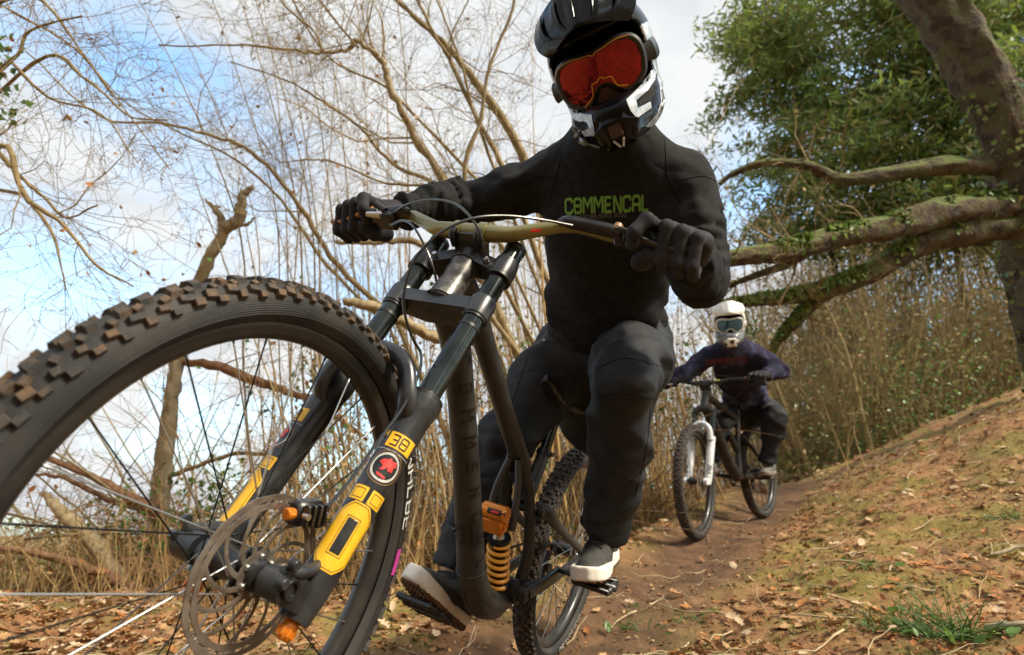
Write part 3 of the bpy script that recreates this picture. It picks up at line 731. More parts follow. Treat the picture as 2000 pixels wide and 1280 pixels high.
def make_frame1(root, g):
    S = g.S; fr = MB()
    fr.tube(catmull([S(0, 0, -.128), S(0, 0, -.10), S(0, 0, -.06), S(0, 0, -.018)], 4), [.0335, .031, .0300, .031], 32)
    frame = fr.build('frame', M['head'], root, base=BASE)
    def part(name, pts, r, m='frame', n=20, k=7, flat=1.0, ref=None): 
        return spline_tube(pts, r, n, k, flat=flat, ref=ref).build(name, M[m], frame, base=BASE)
    part('down_tube', [(.606, 0, .60), (.540, 0, .545), (.455, 0, .43), (.378, 0, .315), (.262, 0, .13), (.205, 0, .045), (.13, 0, -.012), (.045, 0, -.035), (-.01, 0, -.03)], [.030, .031, .029, .030, .033, .036, .037, .034, .034], n=24, flat=.95)
    part('top_tube', [(.580, 0, .665), (.50, 0, .625), (.40, 0, .556), (.25, 0, .448), (.10, 0, .345), (.06, 0, .315)], [.029, .027, .024, .023, .026, .028], n=22)
    for s in (1, -1):
        part('seat_tube_strut', [(.11, s * .012, .345), (.06, s * .034, .26), (.02, s * .040, .18), (-.02, s * .040, .09), (-.02, s * .034, .01), (0, s * .03, -.03)], [.014, .014, .0145, .0155, .017, .02], n=14)
        part('shock_strut', [(.115, s * .012, .33), (.12, s * .030, .25), (.115, s * .034, .16)], [.011, .0095, .0105], n=12)
        part('rocker', [(-.005, s * .052, .205), (-.05, s * .062, .20), (-.14, s * .068, .165), (-.33, s * .072, .10), (-.485, s * .072, .055)], [.019, .020, .015, .012, .013], 'frame', 14, 6, .62, Lx)
        part('chainstay', [(.0, s * .045, .0), (-.10, s * .058, .0), (-.25, s * .066, .02), (-.40, s * .072, .045), (-.496, s * .073, .047)], [.026, .021, .016, .013, .017], 'blackmetal', 14, 6, .7, Lx)
        bo = MB(); bo.lathe([(.0, .006), (.008, .006), (.011, .003), (.011, -.006)], V(.0, s * .062, .205), Lx * s, 18); bo.build('pivot_bolt', M['blackmetal'], frame, base=BASE)
        bo = MB(); bo.lathe([(.006, .010), (.0135, .010), (.0145, .006), (.0145, -.01)], V(-.496, s * .078, .047), Lx * s, 18); bo.build('rear_axle_end', M['silver'], frame, base=BASE)
    part('seat_tube', [(-.018, 0, .215), (-.050, 0, .28), (-.083, 0, .357)], [.021, .0195, .0185])
    part('bridge', [(-.01, -.045, .20), (-.012, 0, .206), (-.01, .045, .20)], [.012, .012, .012], 'blackmetal', 12)
    part('gusset', [(.09, 0, .30), (.02, 0, .262), (-.045, 0, .268)], [.020, .013, .016])
    bb = MB(); bb.lathe([(.020, -.046), (.0285, -.045), (.0285, .045), (.020, .046)], (0, 0, 0), Lx, 28); bb.build('bottom_bracket', M['frame'], frame, base=BASE)
    sk = MB(); sk.tube(catmull([(.218, 0, .038), (.14, 0, -.026), (.05, 0, -.052), (.0, 0, -.05)], 5), [.026, .033, .030, .022], 16, flat=.8); sk.build('skid_plate', M['blackmetal'], frame, base=BASE)
    # weld beads
    for c, ax, r in ((S(0, 0, -.124), g.U, .0345), (S(0, 0, -.020), g.U, .0325), (V(.225, 0, .072), nrm(V(.5, 0, .86)), .0352)):
        w = MB(); e1 = nrm(np.cross(ax, Lx)); w.tube([c + r * (math.cos(a) * e1 + math.sin(a) * Lx) for a in np.linspace(0, 6.283, 40, endpoint=False)], .0016, 6, closed=True); w.build('weld_bead', M['frame'], frame, base=BASE)
    # lettering down the left face of the down tube
    dt = [o for o in frame.children if o.name.startswith('down_tube')][0]
    bv = bvh_of(dt, Matrix.Translation(Vector(BASE)))
    v, f, w = text2d('COMMENCAL', .030, .22, .75, 4)
    a, b = V(.545, .02, .54), V(.232, .02, .085); ex = nrm(b - a); ey = nrm(np.cross(Lx, ex)); o0 = V(.53, 0, .53)
    nz_ = nrm(Lx + V(.55, 0, -.25)); ex = nrm(ex - nz_ * (ex @ nz_)); ey = np.cross(nz_, ex)
    # letters stand across the tube, reading downward
    ch = 'COMMENCAL'; L = np.linalg.norm(b - a)
    for i, c in enumerate(ch):
        v, f, w = text2d(c, .026, .2, .3, 5); o = a + (b - a) * (.05 + .92 * i / 8)
        v = v - V(w / 2, .013)
        pts = drape(v, bv, o, ex, ey, .0008, .3)
        mesh_obj('frame_lettering', pts, [tuple(q) for q in f], M['frame_print'], frame, False, None, None, BASE)
    for k in range(4):         # small print block low on the tube
        v, f, w = text2d('COMMENCAL'[k:k + 4], .013, .16, .3, 4); nz2 = nrm(V(.75, .45, -.45)); ex2 = nrm(nrm(b - a) - nz2 * (nrm(b - a) @ nz2)); ey2 = np.cross(nz2, ex2)
        pts = drape(v, bv, V(.290, -.012, .195) + ey2 * (-.034 + .019 * k), ex2, ey2, .0006, .3)
        mesh_obj('frame_lettering', pts, [tuple(q) for q in f], M['frame_print'], frame, False, None, None, BASE)
    return frame
frame1 = make_frame1(bike1, g1)
fork1 = make_fork_dh(bike1, g1)
cal1 = caliper(bike1, g1)
E1, E2 = g1.F, g1.U
wheel1 = make_wheel(bike1, g1.axle, E1, E2, .374, True, 80, .1015, print_text=[('WALBE', math.radians(121), .0175, 1, 'white_print'), ('P', math.radians(150.5), .013, 1, 'pink_print')])
wheel1b = make_wheel(bike1, V(-.496, 0, .047), V(1, 0, 0), V(0, 0, 1), .358, True, 74, .1, print_text=[('SCHWALBE', math.radians(228), .015, 1, 'white_print')])
CR1 = math.radians(-17)
crank1, cd1 = make_crank(bike1, CR1, True)
bar1, P1 = make_bar(bike1, g1, 'gold')

# shock
def make_shock(root):
    a, b = V(.128, 0, .185), V(.040, 0, -.004); d = nrm(b - a); L = np.linalg.norm(b - a)
    e1 = nrm(np.cross(d, Lx)); k = MB()
    k.lathe([(.0, -.01), (.013, -.008), (.013, .05), (.016, .055), (.016, .072), (.0125, .075), (.0125, .16), (.017, .165), (.017, .20), (0, .202)], a, d, 24)
    sh_ = k.build('shock', M['silver'], root, base=BASE)
    col = MB(); col.lathe([(.013, .056), (.030, .057), (.031, .062), (.029, .068), (.014, .069)], a, d, 24); col.build('spring_collar', M['blackmetal'], sh_, base=BASE)
    rod = MB(); rod.lathe([(.018, .069), (.018, .19), (.028, .196), (.028, .201), (.012, .202)], a, d, 22); rod.build('shock_body', M['blackmetal'], sh_, base=BASE)
    sp = MB(); t = np.linspace(0, 1, 150); q = [a + d * (.070 + .120 * x) + .0265 * (math.cos(x * 6.283 * 6.2) * e1 + math.sin(x * 6.283 * 6.2) * Lx) for x in t]; sp.tube(q, .0052, 10); sp.build('coil_spring', M['spring'], sh_, base=BASE)
    r = MB(); rc = a + d * .004 + V(.034, .0, .016)
    r.tube([rc - Lx * .034, rc - Lx * .030, rc + Lx * .030, rc + Lx * .034], [.018, .0215, .0215, .018], 24); r.box(rc + d * .032 - Lx * .002, (.017, .029, .022), (e1, Lx, d), .005); r.tube([rc + d * .03 - Lx * .03, rc + d * .03 + Lx * .032], [.012, .012], 16)
    ro = r.build('piggyback_reservoir', M['orange'], sh_, base=BASE)
    v, f = fill2d([octo(.044, .014, .002)], .012); fr_ = nrm(V(.85, .45, .15)); ey = nrm(V(-.15, 0, 1) - fr_ * (V(-.15, 0, 1) @ fr_)); ex = np.cross(ey, fr_); bv = bvh_of(ro, Matrix.Translation(Vector(BASE)))
    mesh_obj('reservoir_sticker', drape(v, bv, rc + fr_ * .01, ex, ey, .0006, .1), f, M['ink'], sh_, False, None, None, BASE)
    v, f = fill2d([[(-.014, -.003), (.004, -.003), (.008, .003), (-.010, .003)]], .012)
    mesh_obj('reservoir_sticker', drape(v, bv, rc + fr_ * .01, ex, ey, .0011, .1), f, M['red_print'], sh_, False, None, None, BASE)
    kn = MB(); kn.lathe([(.007, 0), (.007, .008), (0, .009)], rc - Lx * .034 + d * .03, -Lx, 12); kn.build('rebound_dial', mat('blue dial', (.08, .22, .5), .3, .5), sh_, base=BASE)
    return sh_
shock1 = make_shock(bike1)
def make_saddle(root, nose, tail, top, m='saddle', w=.068):
    nose, tail = np.asarray(nose, float), np.asarray(tail, float); d = tail - nose; L = np.linalg.norm(d); d /= L; up = nrm(np.cross(Lx, d)); up = up if up[2] > 0 else -up
    vs = []; fs = []; n = 16; xs = np.linspace(0, 1, 15)
    for x in xs:
        hw = np.interp(x, [0, .04, .15, .4, .6, .8, .95, 1], [.006, .016, .020, .025, .038, w, w, w * .75]); hh = np.interp(x, [0, .1, .5, .9, 1], [.010, .018, .022, .024, .012]); sag = -.012 * math.sin(x * math.pi) + .012 * max(0, x - .7) / .3
        c = nose + d * L * x + up * sag
        for k in range(n):
            a = 2 * math.pi * k / n; ca, sa = math.cos(a), math.sin(a)
            vs.append(c + Lx * hw * math.copysign(abs(ca) ** .7, ca) + up * (hh * math.copysign(abs(sa) ** .7, sa) * (.75 if sa > 0 else 1) - (abs(ca) ** 3) * .008))
    for i in range(len(xs) - 1):
        for k in range(n): fs.append((i * n + k, i * n + (k + 1) % n, (i + 1) * n + (k + 1) % n, (i + 1) * n + k))
    fs += [tuple(range(n - 1, -1, -1)), tuple(range((len(xs) - 1) * n, len(xs) * n))]
    b = MB(); b.add(vs, fs); s = b.build('saddle', M[m], root, base=BASE, angle=60)
    r = MB()
    for y in (-.022, .022): r.tube(catmull([nose + d * .06 - up * .02 + Lx * y * .6, nose + d * .10 - up * .04 + Lx * y, nose + d * .18 - up * .04 + Lx * y, nose + d * .24 - up * .024 + Lx * y * 1.6], 5), .0035, 8)
    r.build('saddle_rail', M['spoke_dark'], s, base=BASE)
    return s
saddle1 = make_saddle(bike1, (.028, 0, .560), (-.262, 0, .500), .5)
sp_m = MB(); sp_m.lathe([(.0158, 0), (.0158, .115)], V(-.083, 0, .357), V(-.30, 0, .953), 24); sp_m.box(V(-.120, 0, .478), (.022, .024, .012), (V(.97, 0, .2), Lx, V(-.2, 0, .97)), .005)
post1 = sp_m.build('seatpost', M['stanchion'], bike1, base=BASE)
cl_ = MB(); cl_.lathe([(.0185, -.008), (.0225, -.007), (.0225, .007), (.0175, .009)], V(-.083, 0, .357), V(-.30, 0, .953), 26); cl_.box(V(-.083, .024, .357), (.010, .006, .006), None, .002); cl_.build('seat_clamp', M['blackmetal'], post1, base=BASE)

def make_chain(root, rear, m='spoke_dark'):
    r0, r1 = .070, .045; c0 = V(0, -.0475, 0); c1 = np.asarray(rear) - Lx * .0475 - V(0, 0, 0)
    top = [c0 + V(0, 0, r0), c1 + V(0, 0, r1)]
    b = MB(); b.tube([top[0], top[1]], .004, 6, flat=.6, ref=Lx); b.tube(catmull([c0 - V(0, 0, r0), c1 + V(.04, -.0, -.12), c1 + V(.02, 0, -.15), c1 + V(-.005, 0, -.12), c1 + V(.03, 0, -.05), c1 - V(0, 0, r1)], 6), .004, 6, flat=.6, ref=Lx)
    ch = b.build('chain', M[m], root, base=BASE)
    cs = MB()
    for i, r in enumerate((.045, .036, .028, .021)): cs.lathe([(.014, -.050 + i * .004), (r, -.050 + i * .004), (r, -.0485 + i * .004), (.014, -.0485 + i * .004)][::-1], np.asarray(rear) - Lx * .006, -Lx, 28)
    cs.build('cassette', M['silver'], ch, base=BASE)
    de = MB(); de.tube([c1 + V(0, -.012, -.02), c1 + V(.012, -.016, -.06), c1 + V(.02, -.01, -.145)], [.014, .011, .008], 10)
    for q in (V(.0, 0, -.075), V(.02, 0, -.14)): de.lathe([(.003, -.003), (.018, -.003), (.018, .003), (.003, .003)], c1 + q, Lx, 14)
    de.build('derailleur', M['blackmetal'], ch, base=BASE)
    return ch
chain1 = make_chain(bike1, (-.496, 0, .047))

# controls and hoses
def controls(root, P, g, hero):
    F, U = g.F, g.U; out = []
    for s in (1, -1):
        q = lambda y, a, t: P(y + .030, s) + F * a * .66 + U * (t - .022)
        b = MB(); b.tube(catmull([q(.145, .026, .014), q(.165, .030, .013), q(.235, .034, .012), q(.262, .034, .010)], 4), [.007, .0125, .0135, .0115], 16)
        b.lathe([(.0115, -.008), (.0165, -.008), (.0165, .008), (.0115, .008)], P(.292, s), Lx, 20); b.box(q(.258, .020, .008), (.012, .008, .010), (F, Lx, U), .003)
        o = b.build('brake_lever', M['blackmetal'], root, base=BASE)
        l = MB(); l.tube(catmull([q(.252, .046, .012), q(.275, .052, .008), q(.300, .050, .002), q(.345, .044, -.002), q(.375, .052, -.002)], 5), [.0085, .0075, .006, .0058, .0065], 10, flat=.7, ref=U); l.build('lever_blade', M['frame'] if s > 0 else M['bronze_print'], o, base=BASE)
        pv = MB(); pv.lathe([(.0, .004), (.006, .004), (.0085, .001), (.0085, -.014)], q(.255, .046, .022), U, 16); pv.build('lever_pivot', M['bronze_print'], o, base=BASE)
        for y in (.172, .240):
            bt = MB(); bt.lathe([(.0015, .003), (.0032, .003), (.0038, .001), (.0038, -.003)], q(y, .038, .020), nrm(F + U), 10); bt.build('lever_bolt', M['silver'], o, base=BASE)
        out.append(o)
    b = MB(); s = -1; q = lambda y, a, t: P(y, s) + F * a + U * t
    b.box(q(.232, .010, -.026), (.022, .026, .012), (F, Lx, U), .006); b.box(q(.255, .030, -.030), (.018, .012, .006), (F, Lx, U), .003); b.tube([q(.235, .03, -.02), q(.26, .05, -.012)], [.01, .008], 10)
    o = b.build('shifter', M['blackmetal'], root, base=BASE); p = MB(); p.tube([q(.235, .032, -.034), q(.268, .044, -.040)], [.009, .006], 10); p.build('shift_paddle', M['silver'], o, base=BASE)
    return out
lev1 = controls(bike1, P1, g1, True)
def hose(name, px, r=.0025, m='hose', extra=None):
    pts = [toL(at(*p)) for p in px]
    b = MB(); b.tube(catmull(pts, 8), r, 8); return b.build(name, M[m], bike1, base=BASE)
hose('brake_hose', [(1118, 441, 1.108), (1060, 430, 1.09), (985, 422, 1.06), (920, 428, 1.03), (860, 455, 1.01), (812, 505, 1.0), (789, 570, 1.0), (792, 620, 1.01), (808, 665, 1.02), (822, 692, 1.025), (818, 730, .98), (790, 790, .92), (740, 860, .86), (690, 930, .80), (640, 990, .76)])
hose('brake_hose', [(768, 416, 1.31), (800, 398, 1.27), (850, 390, 1.22), (895, 402, 1.17), (930, 440, 1.14), (946, 490, 1.15), (944, 540, 1.18)])
hose('shift_cable', [(762, 440, 1.30), (785, 431, 1.25), (805, 440, 1.22), (828, 478, 1.20), (845, 520, 1.19), (856, 565, 1.19)])

def bar_mark(u, v, loops, m):
    bv = bvh_of(bar1, bike1.matrix_world); c = at(u, v, 1.1); ez = nrm(-c); ex = nrm(np.cross(V(0, 0, 1), ez)); ex = ex if ex[0] > 0 else -ex
    v2, f2_ = fill2d(loops, .006); mesh_obj('bar_logo', [toL(p) for p in drape(v2, bv, c, ex, np.cross(ez, ex), .0006, .8)], f2_, M[m], bar1, False, None, None, BASE)
bpy.context.view_layer.update()
bar_mark(1047, 451, [[(-.013, -.002), (.006, -.003), (.011, .003), (-.006, .004)]], 'red_print')
# ------------------------------------------------------------------ riders
M['jersey'] = mat('black stretch jersey', (.0105, .0105, .0110), .85, col2=(.019, .019, .020), scale=60, bump=.3, bscale=700, bdist=.0008, spec=.16, crease=(4.0, .026))
M['trouser'] = mat('black riding trousers', (.0130, .0145, .0175), .68, col2=(.024, .026, .030), scale=18, bump=.25, bscale=600, bdist=.0008, spec=.24, crease=(3.6, .034))
M['glove'] = mat('dark grey glove knit', (.017, .016, .019), .75, col2=(.032, .030, .034), scale=45, bump=.35, bscale=600, bdist=.0010, spec=.2)
M['skin'] = mat('skin', (.42, .22, .15), .5)
M['shoe'] = mat('charcoal shoe canvas', (.03, .03, .028), .85, col2=(.05, .048, .043), scale=60, bump=.4, bscale=500, bdist=.001)
M['sole'] = mat('white rubber sole with mud', (.72, .69, .63), .6, col2=(.36, .22, .12), scale=16, lo=.56, hi=.78, bump=.1)
M['tread'] = mat('muddy tread', (.05, .035, .025), .9, col2=(.16, .075, .035), scale=30, lo=.4, hi=.55, bump=.6, bscale=120)
M['lace'] = mat('black laces', (.008, .008, .008), .8)
M['helmet'] = mat('glossy black helmet shell', (.004, .004, .0045), .13, spec=.16)
M['helmet_in'] = mat('black helmet padding', (.008, .008, .008), .9)
M['helmet_white'] = mat('pale blue white helmet paint', (.55, .60, .66), .22, col2=(.32, .38, .45), scale=70, lo=.45, hi=.6, coat=.5)
M['vent'] = mat('brown vent foam', (.05, .028, .02), .9)
M['goggle'] = mat('black goggle frame', (.008, .008, .008), .35)
M['lens_red'] = mat('red mirror lens', (.22, .006, .011), .04, .95, coat=.5)
M['trim'] = mat('bronze goggle trim', (.55, .24, .03), .35, .4)
M['green_print'] = mat('green jersey print', (.17, .36, .06), .7, col2=(.12, .27, .045), scale=120)
M['grey_print'] = mat('faint grey print', (.12, .12, .115), .8)

def torso_d(P, sp, rx, W):
    """sp: spine polyline of 3D points; rx: shoulder axis; W: rows (s, half width, half depth)"""
    a, b = sp[0], sp[-1]; ax = nrm(b - a); L = np.linalg.norm(b - a); rx = nrm(rx - ax * (rx @ ax)); dz = np.cross(ax, rx)
    s = np.clip(((P - a) @ ax) / L, -.25, 1.15)
    off = np.stack([np.interp(s, np.linspace(0, 1, len(sp)), [(q - (a + ax * ((q - a) @ ax)))[i] for q in sp]) for i in range(3)], -1)
    q = P - a - ((P - a) @ ax)[..., None] * ax - off
    w = np.interp(s, W[:, 0], W[:, 1]); d = np.interp(s, W[:, 0], W[:, 2])
    x = np.abs(q @ rx) / w; y = np.abs(q @ dz) / d; l = (x ** 2.4 + y ** 2.4) ** (1 / 2.4)
    return (l - 1) * np.minimum(w, d), ((P - a) @ ax) / L
def rings(P, c, d, k, amp, fall, seed):
    """cloth creases running round a limb about the point c"""
    q = P - c; s = q @ d; n = vnoise(P, 17, seed) * 3.0 + vnoise(P, 41, seed + 3) * .9; m = np.clip(.45 + .8 * vnoise(P, 22, seed + 6), 0, 1)
    return amp * m * np.exp(-(np.linalg.norm(q, axis=-1) / fall) ** 2) * (1.1 - np.abs(np.sin(s * k * .55 + n)) ** .6 * 2)

def make_hand(root, grip_c, A, F, U, lever, name, m, res=.003, palm_back=.058, wrist=None, mirror=1, thick=1.0):
    """fist closed on a bar: A outward along the bar, F forwards, U up; lever: index finger reaches out"""
    A, F, U = nrm(A), nrm(F), nrm(U); c = np.asarray(grip_c)
    def G(y, ang, r): return c + A * y + r * (math.cos(ang) * F + math.sin(ang) * U)
    D = math.radians; segs = []
    for k in range(4):
        y = (-.045 + .0275 * k); r = [.0140, .0146, .0142, .0132][k] * thick; ln = [1, 1.06, 1.02, .92][k]
        if k == 0 and lever:
            pts = [G(y, D(112), .046), G(y - .006, D(38), .062), G(y - .022, D(8), .058), G(y - .026, D(-14), .046)]
        else:
            pts = [G(y, D(112), .047 * ln), G(y + .001, D(42), .050 * ln), G(y, D(-32), .038), G(y - .002, D(-100), .030), G(y - .002, D(-150), .029)]
        segs.append([(pts[i], pts[i + 1], r * (1 - .05 * i), r * (1 - .05 * (i + 1))) for i in range(len(pts) - 1)])
    thumb = [G(-.030, D(170), .045), G(-.066, D(215), .040), G(-.062, D(268), .031), G(-.046, D(315), .030)]
    pc = c - F * .030 + U * .030
    wr = np.asarray(wrist) if wrist is not None else c - F * .10 + U * .02
    Ap = np.array([A, nrm(wr - pc - A * ((wr - pc) @ A)), np.cross(A, nrm(wr - pc - A * ((wr - pc) @ A)))])
    def fn(P):
        d = rbox_d(P, pc + (wr - pc) * .12, Ap, (.056 * thick, .050, .024 * thick), .022)
        d = smin(d, seg_d(P, pc + (wr - pc) * .3, wr, .031 * thick, .032 * thick), .03)
        for i in range(3): d = smin(d, seg_d(P, thumb[i], thumb[i + 1], .0185 - .0015 * i, .0170 - .0012 * i), .012)
        f = None
        for sg in segs:
            e = None
            for (a, b, ra, rb) in sg: e = seg_d(P, a, b, ra, rb) if e is None else smin(e, seg_d(P, a, b, ra, rb), .006)
            f = e if f is None else smin(f, e, .0038)
        d = smin(d, f, .010)
        return d + .0006 * vnoise(P, 150, 3)
    pts = [p for sg in segs for s in sg for p in s[:2]] + thumb + [wr, pc]
    lo, hi = bounds(pts, .05)
    return sdf_obj(name, fn, lo, hi, res, m, root[0], root[1]), wr

def make_shoe(root, toe, heel, down, ankle, ms, res=.0035, laces=True):
    """toe/heel: ends of the sole; down: sole normal"""
    toe, heel = np.asarray(toe), np.asarray(heel); X = nrm(toe - heel); Lh = np.linalg.norm(toe - heel)
    Z = -nrm(down - X * (down @ X)); Y = np.cross(Z, X); o = heel
    sc = Lh / .285
    def fr(P): q = P - o; return q @ X / sc, q @ Y / sc, q @ Z / sc
    def wid(x): return np.interp(x, [-.01, .0, .02, .06, .11, .17, .21, .25, .27, .285, .295], [.0, .018, .031, .034, .034, .046, .050, .046, .037, .020, 0])
    def solef(P):
        x, y, z = fr(P); d2 = np.abs(y) - wid(x); lift = .016 * np.maximum(x - .2, 0) / .08
        side = np.maximum(d2, np.maximum(-.002 - x, x - .288)); top = np.interp(x, [0, .05, .15, .25, .29], [.042, .038, .036, .046, .056])
        return smax(side, np.maximum(lift - z, z - top), .006) * sc
    def upf(P):
        x, y, z = fr(P); Q = np.stack([x, y, z], -1)
        d = seg_d(Q, (.035, 0, .045), (.05, 0, .10), .034, .036)
        d = smin(d, seg_d(Q, (.05, 0, .085), (.14, 0, .055), .036, .036), .03)
        d = smin(d, seg_d(Q, (.13, 0, .042), (.235, 0, .030), .040, .036), .025)
        d = smax(d, np.abs(y) - wid(x) - .0005, .008); d = smax(d, .024 - z, .004)
        return d * sc
    lo, hi = bounds([toe, heel, heel + Z * .16, toe + Z * .1], .08)
    up = sdf_obj('shoe', upf, lo, hi, res, ms['upper'], root[0], root[1])
    cen = o
    so = sdf_obj('sole', solef, lo, hi, res, [ms['sole'], ms['tread']], up, root[1], zone=lambda c: (((c - o) @ Z) < .012 * sc).astype(int))
    tr = MB()
    for x in np.arange(.015, .275, .016):
        for y in np.arange(-.036, .037, .012):
            if abs(y) < float(wid(x)) - .007: tr.box(o + X * x * sc + Y * y * sc + Z * ((.016 * max(x - .2, 0) / .08) - .0005) * sc, (.0055, .0042, .0022), (X, Y, Z))
    tr.build('tread_block', ms['tread'], up, base=root[1], angle=None)
    if laces:
        bv = bvh_of(up, Matrix.Translation(Vector(root[1])))
        for i in range(6):
            x = .085 + i * .017
            for sg in (-1, 1):
                pts = []
                for t in np.linspace(-1, 1, 7):
                    q = o + X * (x + sg * t * .006) * sc + Y * t * .024 * sc + Z * .2 * sc
                    h = bv.ray_cast(Vector(q), Vector(-Z), .3)
                    if h[0] is not None: pts.append(np.array(h[0]) + Z * .002)
                if len(pts) > 2: l = MB(); l.tube(pts, .0022, 6); l.build('lace', M['lace'], up, base=root[1])
    return up

def make_helmet(root, c, Rh, ms, hero, res=.0045):
    """Rh columns: rider's left / image right, up, face direction"""
    c = np.asarray(c); T = Rh.T
    loc = lambda P: (P - c) @ Rh
    W = lambda x, y, z: c + Rh @ V(x, y, z)
    I = np.eye(3)
    def shell(P):
        Q = loc(P); ax = np.abs(Q[..., 0])
        d = ell_d(Q, (0, .028, -.032), I, (.113, .132, .148))
        d = smin(d, ell_d(Q, (0, -.088, .010), I, (.096, .070, .128)), .045)
        d = smin(d, rbox_d(Q, (0, -.098, .118), I, (.040, .036, .030), .02), .03)
        # brow ridge and side creases
        d = d - .004 * np.exp(-((ax - .06) / .012) ** 2) * sstep(.06, .12, Q[..., 1]) - .003 * np.exp(-((Q[..., 1] + .045 + .25 * ax) / .008) ** 2) * sstep(.02, .06, ax)
        port = rbox_d(Q, (0, .012, .14), I, (.101, .060, .12), .035)
        d = smax(d, -port, .008)
        d = smax(d, -ell_d(Q, (0, .010, -.020), I, (.098, .116, .120)), .004)
        neck = ell_d(Q, (0, -.17, -.03), I, (.085, .07, .10)); d = smax(d, -neck, .01)
        # slots either side of the mouth piece
        # slot = rbox_d(np.stack([ax, Q[..., 1] - .12 * (ax - .06), Q[..., 2]], -1), (.062, -.083, .115), I, (.017, .010, .05), .006); d = smax(d, -slot, .003)
        ear = ell_d(np.stack([ax, Q[..., 1], Q[..., 2]], -1), (.115, -.02, -.045), I, (.012, .03, .03)); d = smax(d, -ear, .004)
        return d
    lo, hi = bounds([W(x, y, z) for x in (-.13, .13) for y in (-.19, .18) for z in (-.2, .17)], .01)
    def zone(C):
        Q = loc(C); inner = ell_d(Q, (0, .010, -.020), I, (.1005, .1185, .1225)) < 0
        ax = np.abs(Q[..., 0]); y = Q[..., 1]; z = Q[..., 2]
        wh = np.zeros(len(C), bool)
        for (x0, x1, s_, b0, b1) in ms.get('bands', []):
            yy = y - s_ * (ax - x0); wh |= (ax > x0) & (ax < x1) & (yy > b0) & (yy < b1) & (z > -.16)
        r = np.where(wh, 2, 0); return np.where(inner, 1, r)
    h = sdf_obj('helmet', shell, lo, hi, res, [ms['shell'], M['helmet_in'], ms['second']], root[0], root[1], zone, 1)
    # visor: curved ridged plate
    nx, nz = (41, 17) if hero else (21, 9); vs = []; th = .004
    for side in (0, 1):
        for j in range(nz):
            t = j / (nz - 1)
            for i in range(nx):
                u = i / (nx - 1) * 2 - 1; hw = .098 + .010 * math.sin(t * 3.1) - .016 * t ** 4
                x = u * hw; bow = (1 - abs(u) ** 1.6)
                rid = 1.3 * math.sin(math.pi * min(t * 1.02, 1)) * (.006 * math.exp(-((abs(u) - .40) / .07) ** 2) + .005 * math.exp(-((abs(u) - .78) / .06) ** 2) - .005 * math.exp(-((abs(u) - .18) / .05) ** 2))
                y = .132 + .036 * bow - (.066 + .008 * bow) * t + rid * min(1, t * 4)
                z = .020 + .066 * bow + (.056 + .016 * bow) * t - .006 * t * t
                vs.append(W(x, y + (th if side == 0 else 0), z))
    n0 = nx * nz; fs = []
    for j in range(nz - 1):
        for i in range(nx - 1):
            a = j * nx + i; q = (a, a + 1, a + nx + 1, a + nx); fs.append(q[::-1]); fs.append(tuple(x + n0 for x in q))
    edge = [i for i in range(nx)] + [j * nx + nx - 1 for j in range(1, nz)] + [(nz - 1) * nx + i for i in range(nx - 2, -1, -1)] + [j * nx for j in range(nz - 2, 0, -1)]
    for i in range(len(edge)): a, b = edge[i], edge[(i + 1) % len(edge)]; fs.append((a, b, b + n0, a + n0))
    fix_normals(mesh_obj('visor', vs, fs, ms['visor'], h, True, 40, None, root[1]))
    if hero:
        for u in (-.72, -.34, 0.0, .34, .72):
            pts = []
            for t in np.linspace(.12, .86, 8):
                hw = .098 + .010 * math.sin(t * 3.1) - .016 * t ** 4; bow = 1 - abs(u) ** 1.6
                pts.append(W(u * hw, .132 + .036 * bow - (.066 + .008 * bow) * t + .008, .020 + .066 * bow + (.056 + .016 * bow) * t + .003))
            b = MB(); b.tube(pts, [.001, .0032, .0036, .0028, .001], 8, flat=.8); b.build('visor_fin', ms['shell'], h, base=root[1])
    # goggles
    zf = lambda x, y: .100 - 4.3 * x * x - 2.6 * y * y
    half = [(0, .040), (.022, .042), (.050, .046), (.074, .041), (.086, .026), (.088, .0), (.080, -.028), (.060, -.043), (.040, -.046), (.024, -.034), (.012, -.020), (0, -.018)]
    half = [(x * .94, y * .95) for x, y in half]; outl = half + [(-x, y) for x, y in half[-2:0:-1]]
    v, f = fill2d([outl], .016)
    P3 = lambda x, y, dz: W(x, y, zf(x, y) + dz)
    pad = MB(); dn = catmull([(x * 1.03, y * 1.05, 0) for x, y in outl] + [(outl[0][0] * 1.03, outl[0][1] * 1.05, 0)], 4)[:-1]
    pad.tube([P3(x, y, -.006) for x, y, _ in dn], .0085, 8, closed=True)
    for s in (-1, 1): pad.tube([P3(s * .09, 0, -.008), W(s * .106, .0, .045), W(s * .111, .002, .0)], [.016, .02, .02], 8, flat=.25, ref=Rh[:, 0])
    gog = pad.build('goggles', ms['goggle'], root[0], base=root[1])
    mesh_obj('lens', [P3(x, y, .002) for x, y in v], f, ms['lens'], gog, True, None, None, root[1])
    if ms.get('trim') is not None:
        tp = catmull([(-.088, .030, 0), (-.076, .043, 0), (-.050, .047, 0), (-.022, .043, 0), (-.006, .041, 0), (0, .037, 0), (.006, .041, 0), (.022, .043, 0), (.050, .047, 0), (.076, .043, 0)], 4)
        b = MB(); b.tube([P3(x, y, .004) for x, y, _ in tp], .0011, 6); b.build('goggle_trim', ms['trim'], gog, base=root[1])
        for nose in ([(-.050, -.047), (-.026, -.032), (-.020, -.012), (-.008, -.010), (0, -.004), (.008, -.010), (.020, -.012), (.026, -.032), (.044, -.040)],):
            b = MB(); b.tube(catmull([P3(x, y, .005) for x, y in nose], 4), .0016, 6); b.build('goggle_trim', ms['trim'], gog, base=root[1])
